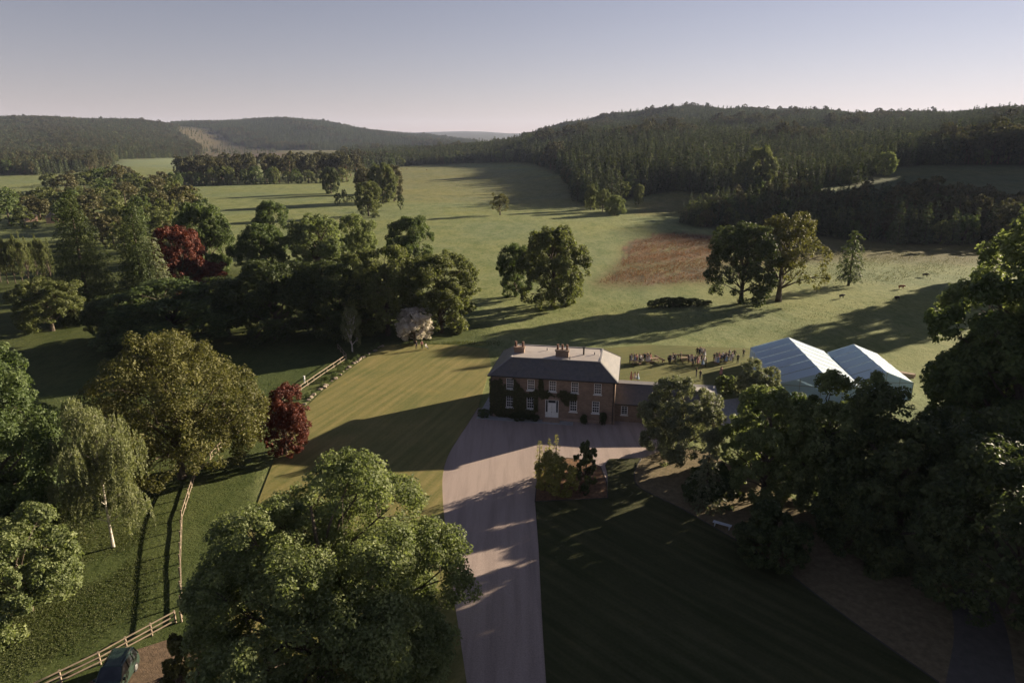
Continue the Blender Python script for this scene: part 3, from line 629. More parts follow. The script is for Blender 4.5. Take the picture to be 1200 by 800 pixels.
def branch_mesh(name, g, H, R, zb, C, RL, r0, bend=.4, top=.8):
    mb = MB(); n = 7
    off = g.normal(0, bend, (n, 2)); off[0] = off[1] = 0
    tp = [(off[i, 0] * i / n, off[i, 1] * i / n, H * top * i / (n - 1)) for i in range(n)]
    mb.tube([(0, 0, -.4)] + tp, [r0 * 1.5, r0 * 1.25] + [r0 * (1 - .82 * i / (n - 1)) for i in range(1, n)], 9)
    for c, rl in zip(C, RL):
        f = np.clip((c[2] - R * .55) / (H * top), .18, .9); a = np.array([np.interp(f, np.linspace(0, 1, n), [p[k] for p in tp]) for k in range(3)])
        m_ = (a + c) / 2 + np.array([0, 0, .06 * np.linalg.norm(c - a)]) + g.normal(0, .12 * R, 3) * .4
        rr = r0 * .42 * (1 - f * .5); mb.tube([a, m_, c], [rr, rr * .6, rr * .22], 6, cap=False)
        for k in range(4):
            e_ = c + rdir(1, g)[0] * rl * .85; mb.tube([m_ * .3 + c * .7, (c + e_) / 2 + g.normal(0, .1, 3), e_], [rr * .3, rr * .2, rr * .06], 4, cap=False)
    return mb.mesh(name)
def weep_mesh(name, g, H, R, zb, n1, ns, leaf, strand):
    C, RL, zc, hz = lobes_of(g, H, R, zb, n1, .30, -.8, .26, (.6, 1.12))
    C[:, :2] *= np.clip(1.2 - .75 * (C[:, 2:3] - zb) / (H - zb), .35, 1.0)
    P = []; T = []; tt = []
    for c, rl in zip(C, RL):
        for k in range(ns):
            d = unit(g.normal(size=3) + np.array([0, 0, .5])); s = c + d * rl * g.uniform(.55, 1.0); ln = strand * g.uniform(.35, 1.0) * min(1, (s[2] - zb * .5) / 4 + .25)
            m = max(4, int(ln / leaf * 2.2)); f = np.sort(g.uniform(0, 1, m))[:, None]
            hd = np.array([d[0], d[1], 0]) * .35
            P.append(s + hd * (1 - (1 - f) ** 2) + np.array([0, 0, -1]) * ln * f + g.normal(0, leaf * .5, (m, 3))); T.append(np.repeat([[0, 0, -1.0]], m, 0) + g.normal(0, .45, (m, 3)))
            tt.append(np.full(m, .5 + g.normal(0, .13)))
    P = np.concatenate(P); T = np.concatenate(T); m = len(P)
    N = unit(rdir(m, g) * np.array([1, 1, .5])); L = leaf * g.uniform(.6, 1.3, m)
    V, F = leaf_quads(P, N, T, L, L * .42)
    tint = np.clip(np.concatenate(tt) + g.normal(0, .16, m), 0, 1)
    return npmesh(name, V, F, np.repeat(tint, 4)), C, RL
def conifer_crown(name, g, H, R, zb, tiers, per, n3, leaf, taper=.9):
    P = []; N = []; T = []; tt = []
    for i in range(tiers):
        f = (i + g.uniform(0, .7)) / tiers; z = zb + (H - zb) * f; rr = R * (1 - f) ** taper * g.uniform(.82, 1.12) + .12
        k = max(3, int(per * (1 - f * .72)))
        for j in range(k):
            a = 2 * pi * (j + g.uniform(-.35, .35)) / k + i * 1.7; rb = rr * g.uniform(.72, 1.1); m = max(4, int(n3 * (.35 + rb / R)))
            s = g.uniform(.2, 1, m) ** .7; wd = rb * .20 * (1.15 - s) + .05
            dz = .16 * rb * s - .36 * rb * s ** 2
            o = np.array([cos(a), sin(a), 0]); sd = np.array([-sin(a), cos(a), 0])
            P.append(np.array([0, 0, z]) + o * (rb * s)[:, None] + sd * (g.normal(0, 1, m) * wd)[:, None] + np.array([0, 0, 1]) * (dz + g.normal(0, .05 * rb + .06, m))[:, None])
            N.append(np.array([0, 0, .8]) + o * .45 + g.normal(0, .45, (m, 3))); T.append(o * 1.0 + np.array([0, 0, -.25]) + g.normal(0, .35, (m, 3))); tt.append(np.full(m, .5 + g.normal(0, .16)))
    P = np.concatenate(P); N = unit(np.concatenate(N)); T = np.concatenate(T); m = len(P); L = leaf * g.uniform(.6, 1.3, m)
    V, F = leaf_quads(P, N, T, L, L * .45)
    return npmesh(name, V, F, np.repeat(np.clip(np.concatenate(tt) + g.normal(0, .15, m), 0, 1), 4))
def joined(name, crown, wood, mats):
    """one mesh of a small far tree: slot 0 foliage, slot 1 wood"""
    a, b_ = crown, wood
    V = np.concatenate([np.array([v.co for v in a.vertices]), np.array([v.co for v in b_.vertices])])
    fa = [tuple(p.vertices) for p in a.polygons]; o = len(a.vertices); fb = [tuple(i + o for i in p.vertices) for p in b_.polygons]
    me = bpy.data.meshes.new(name); me.from_pydata(V.tolist(), [], fa + fb)
    me.polygons.foreach_set('material_index', np.array([0] * len(fa) + [1] * len(fb), np.int32))
    t_ = np.zeros(len(V), np.float32); buf = np.zeros(o, np.float32); a.attributes['tint'].data.foreach_get('value', buf); t_[:o] = buf
    at_ = me.attributes.new('tint', 'FLOAT', 'POINT'); at_.data.foreach_set('value', t_)
    for m_ in mats: me.materials.append(m_)
    me.update(); return me

def plant(name, crown, wood, x, y, z, label, cat='tree', sc=(1, 1, 1), rz=0.0, mats=(None, None), group=None):
    r = tag(empty(name, (x, y, z), rz), label, cat, group); r.scale = sc
    if wood: link('trunk', wood, r, mats=[mats[1]] if mats[1] else None)
    link('crown', crown, r, mats=[mats[0]] if mats[0] else None)
    return r
def size_from_photo(px, base, top, wpx, xyz=None):
    x, y, z = xyz or ground_at(px, base)
    zc = y * CP + (CAMH - z) * SP
    return x, y, z, CAMH - y * slope(top) - z, wpx / 2 * zc / FPX

# --- near trees, each with a crown of its own
def near_tree(name, px, base, top, wpx, matk, label, bark='bark', cat='tree', zbf=.28, seed=1, xyz=None, shift=0, **kw):
    g = np.random.default_rng(seed); x, y, z, H, R = size_from_photo(px, base, top, wpx, xyz)
    cm, C, RL = crown_mesh('crown', g, H, R, H * zbf, **kw)
    wm = branch_mesh('trunk', g, H, R, H * zbf, C, RL, max(.09, .026 * H), .35)
    cm.materials.append(M[matk]); wm.materials.append(M[bark])
    return plant(name, cm, wm, x, y, z, label, cat)
near_tree('lime_tree', 384, 806, 538, 336, 'lime', 'very large light green broadleaf tree whose crown overhangs the gravel drive', seed=3, zbf=.04, n1=54, n2=34, n3=104, leaf=.107, lobe=.26, puff=.36, low=-.95, jit=.15, rv=(.84, 1.08))
near_tree('sycamore_tree', 4, 640, 404, 190, 'green', 'big green broadleaf tree cut by the photo edge beside the weeping birch', seed=4, zbf=.05, n1=34, n2=24, n3=84, leaf=.14, lobe=.32, puff=.36, low=-.85)
near_tree('oak_tree', 214, 560, 391, 196, 'gold', 'broad golden-leaved oak spreading behind the weeping birch', seed=5, zbf=.10, n1=40, n2=26, n3=66, leaf=.13, lobe=.28, puff=.38, upb=.3, low=-.7)
near_tree('copper_shrub', 335, 533, 452, 62, 'copper', 'small round dark red tree at the lawn edge', seed=6, zbf=.0, n1=26, n2=18, n3=60, leaf=.11, lobe=.38, cat='tree', low=-.95)
near_tree('elder_bush', 36, 716, 612, 150, 'lime', 'low light green bush below the weeping birch', cat='bush', seed=8, zbf=.0, n1=20, n2=18, n3=90, leaf=.13, lobe=.34, low=-.6)
near_tree('elder_bush', 2, 640, 560, 120, 'dark', 'dark undergrowth bush below the big tree cut by the photo edge', cat='bush', seed=37, zbf=.0, n1=18, n2=14, n3=50, leaf=.15, lobe=.36, low=-.6)
near_tree('golden_shrub', 212, 800, 742, 44, 'gold', 'small yellow-green shrub beside the parked car', cat='bush', seed=9, zbf=.05, n1=8, n2=10, n3=30, leaf=.17, lobe=.45)
near_tree('willow_tree', 795, 540, 443, 114, 'grey', 'rounded grey-green tree standing in front of the low wing', seed=10, zbf=.03, n1=26, n2=22, n3=80, leaf=.14, lobe=.32, puff=.36, aspect=.4, low=-.85)
near_tree('maple_tree', 893, 590, 452, 100, 'lime', 'leafy light green tree next to the rounded grey-green tree', seed=11, zbf=.02, n1=24, n2=18, n3=60, leaf=.17, lobe=.32, low=-.85)
near_tree('sycamore_tree', 962, 600, 437, 118, 'lime', 'green tree covering the front corner of the larger marquee', seed=12, zbf=.02, n1=26, n2=18, n3=60, leaf=.17, lobe=.32, low=-.85)
near_tree('sycamore_tree', 906, 541, 458, 82, 'green', 'green tree just behind the leafy light green tree', seed=29, zbf=.0, n1=22, n2=16, n3=50, leaf=.17, lobe=.34, low=-.9)  # added to close a sunlit gap and shade the south lawn
near_tree('laurel_bush', 905, 657, 596, 88, 'dark', 'dark rounded bush at the edge of the shaded lawn', cat='bush', seed=13, zbf=.0, n1=18, n2=16, n3=60, leaf=.14, lobe=.36, low=-.7)
near_tree('beech_tree', 1046, 650, 468, 170, 'dark', 'dark dense tree below the marquees', seed=14, zbf=.02, n1=34, n2=20, n3=56, leaf=.19, lobe=.30, low=-.9)
near_tree('horse_chestnut', 1172, 580, 318, 200, 'green', 'huge dark green tree towering above the marquees', seed=15, zbf=.03, n1=46, n2=26, n3=52, leaf=.26, lobe=.26, puff=.40, low=-.9)
near_tree('sycamore_tree', 1208, 545, 222, 225, 'lime', 'tall light-topped tree at the edge behind the huge dark tree', seed=16, zbf=.04, n1=36, n2=22, n3=60, leaf=.25, lobe=.28, low=-.9)
near_tree('lime_tree', 1158, 560, 366, 140, 'green', 'dense green tree filling the gap beside the huge dark tree', seed=28, zbf=.05, n1=32, n2=20, n3=50, leaf=.22, lobe=.28, low=-.9)
near_tree('beech_tree', 1185, 720, 520, 240, 'dark', 'dark tree overhanging the farm track', seed=17, zbf=.05, n1=32, n2=20, n3=50, leaf=.2, lobe=.30, low=-.9)
near_tree('hawthorn_bush', 886, 472, 424, 52, 'grey', 'pale leafy bush between the guests and the larger marquee', cat='bush', seed=18, zbf=.0, n1=18, n2=14, n3=46, leaf=.14, lobe=.36, low=-.7)
near_tree('hawthorn_bush', 850, 462, 440, 26, 'lime', 'small light bush beside the end of the wing', cat='bush', seed=19, zbf=.05, n1=9, n2=10, n3=26, leaf=.16, lobe=.45)
near_tree('yew_bush', 836, 585, 545, 70, 'dark', 'dark bush under the rounded grey-green tree', cat='bush', seed=20, zbf=.02, n1=12, n2=12, n3=36, leaf=.18, lobe=.42)
near_tree('yew_bush', 1000, 640, 540, 100, 'dark', 'dark upright bush next to the shaded border', cat='bush', seed=27, zbf=.03, n1=16, n2=14, n3=36, leaf=.22, lobe=.42)
# trees beyond the right edge that throw the long shadows over the lawn
_off_c, _oC, _oR = crown_mesh('crown', np.random.default_rng(41), 19, 8.5, 2.5, 20, 14, 30, .42, .38)
_off_w = branch_mesh('trunk', np.random.default_rng(42), 19, 8.5, 2.5, _oC, _oR, .45); _off_c.materials.append(M['dark']); _off_w.materials.append(M['bark'])
for i, (x, y, s) in enumerate([(63, 52, 1.0), (79, 66, 1.1), (50, 31, .95), (96, 86, 1.05), (70, 30, .9), (112, 104, 1.1), (152, 187, 1.45), (168, 205, 1.3)]):
    plant('beech_tree', _off_c, _off_w, x, y, 0, 'dark beech in the shaded wood beside the track', sc=(s, s, s), rz=i * 1.3, group='beeches along the track')
# weeping birch
def weeping():
    g = np.random.default_rng(21); x, y, z, H, R = size_from_photo(133, 641, 452, 104)
    cm, C, RL = weep_mesh('crown', g, H, R * .98, H * .10, 22, 40, .13, 3.2)
    wm = branch_mesh('trunk', g, H, R, H * .2, C, RL, .14, .3); cm.materials.append(M['birch']); wm.materials.append(M['bark_birch'])
    plant('weeping_birch', cm, wm, x, y, z, 'weeping silver birch with pale trunk and hanging foliage', 'tree')
weeping()
# a cypress, blue-grey
def cone_tree(name, px, base, top, wpx, matk, label, seed, tiers=26, per=16, n3=16, leaf=.3, zbf=.03, taper=.75, bark='bark', cat='tree'):
    g = np.random.default_rng(seed); x, y, z, H, R = size_from_photo(px, base, top, wpx)
    cm = conifer_crown('crown', g, H, R, H * zbf, tiers, per, n3, leaf, taper); wm = MB().tube([(0, 0, -.4), (0, 0, .3), (0, 0, H * .93)], [.03 * H, .024 * H, .02], 8).mesh('trunk')
    cm.materials.append(M[matk]); wm.materials.append(M[bark]); return plant(name, cm, wm, x, y, z, label, cat)
cone_tree('blue_spruce', 826, 592, 515, 58, 'grey', 'small blue-grey conifer beside the shaded border', 22, 16, 14, 14, .22)
cone_tree('giant_fir', 106, 372, 224, 92, 'dark', 'tallest dark fir with broad skirts in the left park', 23, 40, 24, 40, .27, .02, .62)
cone_tree('giant_fir', 172, 368, 236, 62, 'dark', 'slimmer dark fir next to the red beech', 24, 40, 22, 36, .26, .02, .5)
cone_tree('cypress_tree', 190, 366, 277, 36, 'grey', 'greyish columnar cypress in front of the slimmer fir', 25, 26, 14, 16, .32, .02, .35)
cone_tree('spruce_tree', 994, 335, 270, 33, 'dark', 'lone dark narrow conifer near the grazing cattle', 26, 20, 10, 26, .30, .10, .28)

# --- shared mid-distance crowns (10 m tall, 4.5 m radius)
MID = []
for k, (zb, lobe, n1, low) in enumerate([(.4, .34, 26, -.9), (.2, .30, 30, -.9), (.7, .36, 22, -.8), (.1, .32, 26, -.95)]):
    g = np.random.default_rng(60 + k); cm, C, RL = crown_mesh('crown', g, 10, 4.3, zb, n1, 18, 60, .122, lobe, .40, low); wm = branch_mesh('trunk', g, 10, 4.3, zb, C, RL, .26); wm.materials.append(M['bark']); cm.materials.append(M['green']); MID.append((cm, wm))
g = np.random.default_rng(70); cm, C, RL = crown_mesh('crown', g, 10, 4.6, 2.0, 26, 13, 36, .11, .26, .42, -.5, jit=.2, rv=(.7, 1.1)); wm = branch_mesh('trunk', g, 10, 4.6, 2.6, C, RL, .30, .5); wm.materials.append(M['bark']); cm.materials.append(M['gold']); OPENT = (cm, wm)
LOWT = []
for k in range(4):
    g = np.random.default_rng(80 + k); cm, C, RL = crown_mesh('c', g, 10, 4.4, .2, 16, 9, 16, .30, .38, .42, -.9); wm = MB().tube([(0, 0, -.3), (0, 0, 6)], [.3, .12], 5).mesh('w'); LOWT.append(joined('broadleaf_tree', cm, wm, [M['green'], M['bark']]))
PINES = []
for k in range(3):
    g = np.random.default_rng(90 + k); cm, C, RL = crown_mesh('c', g, 10, 2.8, 3.0, 10, 8, 14, .27, .46, .46, -.9); wm = MB().tube([(0, 0, -.3), (g.normal(0, .2), 0, 5), (0, 0, 8.5)], [.2, .15, .06], 5).mesh('w'); PINES.append(joined('pine_tree', cm, wm, [M['pine'], M['bark_pine']]))
SPR = []
for k in range(4):
    g = np.random.default_rng(100 + k); cm = conifer_crown('c', g, 10, 1.9, .3, 17, 11, 5, .36, .8); wm = MB().tube([(0, 0, -.4), (0, 0, 9.3)], [.13, .03], 4).mesh('w'); SPR.append(joined('spruce_tree', cm, wm, [M['spruce'], M['bark']]))

def mid(name, px, base, top, wpx, matk, label, proto=None, cat='tree', group=None, bark='bark'):
    x, y, z, H, R = size_from_photo(px, base, top, wpx)
    cm, wm = OPENT if proto == 'open' else MID[(proto if proto is not None else int(px * 7)) % len(MID)]
    r0 = 4.6 if proto == 'open' else 4.3
    return plant(name, cm, wm, x, y, z, label, cat, (R / r0, R / r0, H / 10), (px * 1.7) % 6.28, (M[matk], M[bark]), group)
mid('copper_beech', 216, 352, 266, 62, 'copper', 'red-leaved copper beech beside the slim dark fir', 0)
mid('copper_beech', 243, 345, 305, 50, 'copper', 'lower dark red copper beech under the green tree', 2)
mid('beech_tree', 244, 326, 240, 66, 'green', 'green tree directly behind the copper beeches', 1)
mid('beech_tree', 310, 328, 262, 64, 'green', 'dark green tree at the pasture edge with a taller one behind', 3)
mid('beech_tree', 320, 300, 236, 42, 'green', 'tall narrow-topped tree standing behind the dark green pasture-edge tree', 0)
mid('lime_tree', 376, 332, 253, 82, 'lime', 'rounded light green tree in the middle of the park row', 1)
mid('lime_tree', 420, 318, 252, 48, 'lime', 'smaller light green tree tucked behind the rounded one', 2)
mid('beech_tree', 483, 322, 254, 54, 'green', 'dense domed green tree rising over the big clump', 0)
mid('beech_tree', 325, 398, 306, 112, 'dark', 'wide dark tree at the left end of the big clump', 1)
mid('beech_tree', 395, 396, 306, 84, 'dark', 'dark tree in the middle of the big clump', 2)
mid('oak_tree', 455, 393, 290, 92, 'olive', 'tall olive tree behind the blossom tree in the big clump', 3)
mid('oak_tree', 517, 390, 298, 88, 'olive', 'olive tree at the right end of the big clump next to the lawn', 0)
mid('oak_tree', 426, 375, 294, 70, 'olive', 'olive tree at the back of the big clump', 1)
mid('hornbeam_tree', 205, 402, 332, 152, 'green', 'broad low tree with flat pale-topped crown', 3)
mid('beech_tree', 268, 392, 326, 78, 'dark', 'dark tree between the flat-topped tree and the big clump', 2)
mid('beech_tree', 140, 398, 346, 66, 'dark', 'small dark tree beside the flat-topped tree', 0)  # added so that more of the park grass falls in shade
mid('hawthorn_tree', 62, 388, 326, 76, 'olive', 'round olive tree standing alone in the shaded park', 2)
mid('silver_birch', 413, 412, 358, 27, 'birch', 'slender silver birch by the fence corner', 'open', bark='bark_birch')
mid('blossom_tree', 486, 402, 362, 46, 'blossom', 'white flowering tree at the top of the lawn', 2)
mid('maple_tree', 604, 348, 286, 44, 'green', 'smaller tree of the pair in the pasture behind the house', 0)
mid('maple_tree', 648, 360, 267, 82, 'olive', 'larger bronze-green tree of the pair in the pasture behind the house', 1)
mid('oak_tree', 868, 356, 262, 86, 'dark', 'dark oak leaning against the open-crowned oak', 2)
mid('oak_tree', 912, 353, 248, 96, 'gold', 'open-crowned sunlit oak with bare limbs showing', 'open')
mid('oak_tree', 586, 252, 226, 25, 'gold', 'lone small tree in the middle of the far pasture', 'open')
mid('oak_tree', 432, 253, 213, 32, 'olive', 'nearest tree of the far pasture clump', 0)
mid('oak_tree', 449, 238, 192, 34, 'olive', 'tallest tree of the far pasture clump', 1)
mid('oak_tree', 462, 236, 194, 24, 'brown', 'brownish tree of the far pasture clump', 2)
mid('oak_tree', 428, 228, 197, 26, 'brown', 'brown-topped tree at the back of the far pasture clump', 3)
mid('oak_tree', 388, 227, 196, 22, 'dark', 'small dark tree standing just ahead of the pine belt', 1)
mid('oak_tree', 598, 190, 175, 13, 'lime', 'pale lit tree on the far ridge next to the white house', 0)
mid('willow_tree', 692, 246, 216, 16, 'olive', 'narrow pale tree at the spruce edge', 1)
mid('willow_tree', 706, 248, 222, 18, 'olive', 'middle tree of the group at the spruce edge', 2)
mid('willow_tree', 720, 252, 229, 26, 'lime', 'rounded lit tree at the front of the spruce edge', 3)
mid('willow_tree', 748, 240, 216, 13, 'olive', 'small tree standing apart on the grassy slope', 0)
mid('willow_tree', 1036, 206, 178, 24, 'lime', 'pale lit round tree below the hillside wood', 1)
mid('willow_tree', 1001, 212, 192, 14, 'olive', 'small round tree on the hillside next to the pale one', 2)
mid('willow_tree', 978, 214, 194, 14, 'brown', 'brown round tree at the hillside wood edge', 3)
mid('ash_tree', 888, 232, 172, 36, 'olive', 'big pale-green tree inside the hillside spruce wood', 1)
mid('ash_tree', 870, 236, 190, 24, 'olive', 'smaller pale tree beside the big one in the hillside wood', 2)
# rough plants in the field
for i, (px, base, top, w) in enumerate([(764,361,352,12),(772,360,350,13),(780,361,348,15),(788,359,349,14),(796,360,348,16),(804,359,350,14),(813,359,349,15),(821,358,351,13),(829,358,352,12)]):
    mid('gorse_bush', px, base, top, w, 'dark', 'low dark bush in the row beside the dark oak', i, 'bush', 'row of low bushes in the pasture')
# planting bed shrubs
def bed():
    for i, (px, base, top, w) in enumerate([(632,560,516,9),(643,560,514,9),(651,562,508,9)]):
        cone_tree('golden_shrub', px, base, top, w + 5, 'golden', ['shortest golden spire shrub at the drive side of the bed', 'middle golden spire shrub of the bed', 'tallest golden spire shrub of the bed'][i], 30 + i, 18, 9, 9, .10, .04, .55, cat='shrub')
    near_tree('cypress_shrub', 650, 578, 534, 50, 'golden', 'spreading green shrub at the foot of the golden spires', cat='shrub', seed=33, zbf=.0, n1=20, n2=14, n3=36, leaf=.10, lobe=.36, low=-.6)  # green shrub in shade, golden leaf puts sunlit brightness into its colour
    near_tree('magnolia_shrub', 687, 566, 519, 32, 'olive', 'upright dark green shrub in the planting bed', cat='shrub', seed=34, zbf=.05, n1=16, n2=14, n3=34, leaf=.10, lobe=.36, low=-.8)
    near_tree('heather_shrub', 684, 580, 567, 12, 'dark', 'tiny dark shrub at the bed corner', cat='shrub', seed=35, zbf=.02, n1=7, n2=8, n3=16, leaf=.08, lobe=.5)
bed()
# hedge of thin trees by the left field, and scrub woodland
BL = 'thin tree in the row along the field edge'
for i in range(9):
    px = -6 + i * 8.5 + rng.uniform(-2, 2); mid('alder_tree', px, 330 + rng.uniform(-3, 4), 275 + rng.uniform(-4, 8), 17 + rng.uniform(-3, 5), 'olive', BL, 'open', 'tree', 'thin trees along the field edge')
def far_tree(name, px, base, top, wpx, matk, label, group, cat='tree', protos=None, bark='bark'):
    x, y, z, H, R = size_from_photo(px, base, top, wpx)
    P = protos or LOWT; me = P[int(abs(px * 13 + base * 7)) % len(P)]; r0 = 2.6 if P is PINES else 4.4
    o = link(name, me, None, (x, y, z), (px * 2.3) % 6.28, [M[matk], M[bark]]); o.scale = (R / r0, R / r0, H / 10)
    return tag(o, label, cat, group)
far_tree('broadleaf_tree', 12, 265, 220, 36, 'green', 'dark green tree in front of the cottages at the photo edge', 'trees among the left fields')
scr = [(60,224,206,18),(78,228,208,26),(100,226,205,26),(122,222,200,26),(140,224,196,26),(158,228,206,30),(178,230,208,30),(60,255,226,34),(84,254,226,32),(48,258,236,26),(130,250,222,30),(112,262,232,34),(140,270,236,34),(166,262,232,26),(190,254,228,26),(205,246,212,24),(218,262,219,34),(196,285,250,40),(228,290,240,36),(150,215,198,20),(90,240,222,24),(110,244,224,24),(176,246,222,22),(206,228,205,20),(120,285,252,26),(148,300,262,30),(205,305,262,34),(26,250,228,26),(74,262,240,22),(40,252,232,24),(52,248,222,26),(70,246,224,24),(98,258,234,26),(124,236,212,24),(148,244,216,28),(168,238,212,26),(186,238,214,26),(196,268,236,30),(160,282,246,30),(134,290,256,28),(180,276,244,26),(84,218,203,18),(112,216,200,20),(130,214,198,18),(192,222,204,18),(30,268,246,20),(92,272,250,24),(226,246,222,22),(240,262,236,24)]
scr = [(a, b_, c_ - 3, d_ * 1.15) for a, b_, c_, d_ in scr]
for i, (px, b0, t0, w0) in enumerate(scr):
    far_tree('broadleaf_tree', px, b0, t0, w0, ['olive', 'brown', 'olive', 'green', 'brown'][i % 5], 'bushy tree in the mixed scrub woodland between the left fields', 'scrub woodland trees between the left fields')
# the pine belt across the valley with a front row of round trees
belt = sorted([(rng.uniform(212, 420), rng.uniform(0, 1)) for _ in range(96)], key=lambda q: q[1])
for px, f in belt:
    bx = px; b0 = 217 - 9 * f + (px - 212) * -.018; far_tree('pine_tree', bx, b0, b0 - rng.uniform(25, 34) * (1 - .12 * f), rng.uniform(11, 17), 'pine', 'dark pine in the belt crossing the valley beyond the pasture', 'pines in the valley belt', protos=PINES, bark='bark_pine')
for px in (216, 226, 236, 250, 262, 270, 288, 300, 316, 322, 338, 348, 362, 378, 402):
    b0 = 218 - (px - 212) * .02 + rng.uniform(-.5, .5); far_tree('broadleaf_tree', px, b0, b0 - rng.uniform(13, 23), rng.uniform(14, 20), 'olive' if px % 4 else 'green', 'round green tree in the front row of the pine belt', 'round trees along the pine belt')
for px, b0, t0, w0 in ((404,238,222,7),(396,240,226,9),(412,236,229,10),(440,255,250,12),(470,246,228,8)):
    far_tree('broadleaf_tree', px, b0, t0, w0, 'dark', 'low bush around the far pasture clump', 'bushes around the far pasture clump', 'bush')

# ------------------------------------------------------------------ forests
pts = []
def stand(nm, sp, hmin, hmax, kinds):
    poly, d0, d1 = FOREST[nm]
    d1y = d1; xs = np.arange(-1.05 * d1, 1.05 * d1, sp); ys = np.arange(d0, d1y, sp)
    X, Y = np.meshgrid(xs, ys); X = (X + rng.uniform(-.45, .45, X.shape) * sp).ravel(); Y = (Y + rng.uniform(-.45, .45, Y.shape) * sp).ravel()
    k = (np.abs(X) < .86 * Y + 20) | ((X > 0) & (X < 1.1 * Y) & (Y < 800)); X, Y = X[k], Y[k]
    Z = H0(X, Y); px, py = project(X, Y, Z)
    k = inpoly(px, py, poly); X, Y, Z = X[k], Y[k], Z[k]
    n = len(X)
    patch = np.sin(X / 63 + Y / 91) + np.sin(X / 37 - Y / 53 + 2) + np.sin(X / 140 + 1) * np.sin(Y / 120)
    h = (hmin + (hmax - hmin) * np.clip(.5 + .22 * patch, 0, 1)) * rng.uniform(.72, 1.18, n) * np.where(rng.uniform(size=n) < .05, 1.3, 1)
    kd = rng.choice(len(kinds), n, p=[q[1] for q in kinds]); kd = np.array([q[0] for q in kinds])[kd]
    kd = np.where((kd < 4) & (patch > 1.25) & (rng.uniform(size=n) < .75), 4 + (kd % 3), kd)   # stands of pine
    pts.append(np.stack([X, Y, Z, h, kd.astype(float)], 1))
SK = [(0, .25), (1, .25), (2, .25), (3, .25)]
stand('east_foot', 5.8, 10, 17, [(0, .2), (1, .2), (2, .15), (3, .15), (4, .05), (5, .05), (7, .07), (8, .07), (9, .06)])
stand('east_hill', 6.2, 15, 24, [(0, .23), (1, .23), (2, .23), (3, .22), (7, .03), (8, .03), (9, .03)])
stand('middle_ridge', 6.5, 14, 19, [(0, .22), (1, .22), (2, .22), (3, .22), (7, .04), (8, .04), (9, .04)])
stand('west_hill', 7.0, 13, 18, [(0, .2), (1, .2), (2, .2), (3, .2), (4, .04), (5, .04), (7, .04), (8, .04), (9, .04)])
stand('far_hill', 11.0, 15, 20, SK)
stand('clearing', 34.0, 9, 15, SK)
P_ = np.concatenate(pts); P_ = P_[np.argsort(P_[:, 1])]
# who shows largest: paint front to back into a coarse picture
buf = np.zeros((800, 1200), bool); vis = np.zeros(len(P_))
tx, ty = project(P_[:, 0], P_[:, 1], P_[:, 2] + P_[:, 3]); bx, by = project(P_[:, 0], P_[:, 1], P_[:, 2])
wpx = np.maximum(1, (P_[:, 3] * .16) * FPX / (P_[:, 1] * CP)).astype(int)
for i in range(len(P_)):
    x0, x1, y0, y1 = int(bx[i]) - wpx[i], int(bx[i]) + wpx[i] + 1, int(ty[i]), int(by[i]) + 1
    if x1 < 0 or x0 > 1199 or y1 < 0 or y0 > 799: continue
    s = buf[max(y0, 0):y1, max(x0, 0):x1]; vis[i] = s.size - s.sum(); s[:] = True
order = np.argsort(-vis); con = [i for i in order if P_[i, 4] < 4][:290]; pin = [i for i in order if 4 <= P_[i, 4] < 7][:60]; brd = [i for i in order if P_[i, 4] >= 7][:70]
ALLP = SPR + PINES + LOWT
single = np.zeros(len(P_), bool)
for lst, nm, lab, grp in ((con, 'spruce_tree', 'dark pointed spruce in the forest edge on the right-hand hill', 'spruces of the hillside forest'),
                         (pin, 'pine_tree', 'dark round-topped pine among the hillside spruces', 'pines among the hillside spruces'),
                         (brd, 'broadleaf_tree', 'round broadleaf tree among the hillside conifers', 'broadleaf trees among the conifers')):
    for i in lst:
        x, y, z, h, k = P_[i]; single[i] = True
        me = ALLP[int(k)] if k < 10 else LOWT[0]
        o = link(nm, me, None, (x, y, z - .2), (i * 1.31) % 6.28); s = h / 10; ws = s * (1.0 if k < 4 else (.9 if k < 7 else .75)) * rng.uniform(.9, 1.15)
        if k >= 7: o.scale = (ws, ws, s * .75)
        else: o.scale = (ws, ws, s)
        if k >= 7:
            for si, m_ in enumerate((M[['olive', 'green', 'brown'][i % 3]], M['bark'])): o.material_slots[si].link = 'OBJECT'; o.material_slots[si].material = m_
        tag(o, lab, 'tree', grp)
Q = P_[~single]
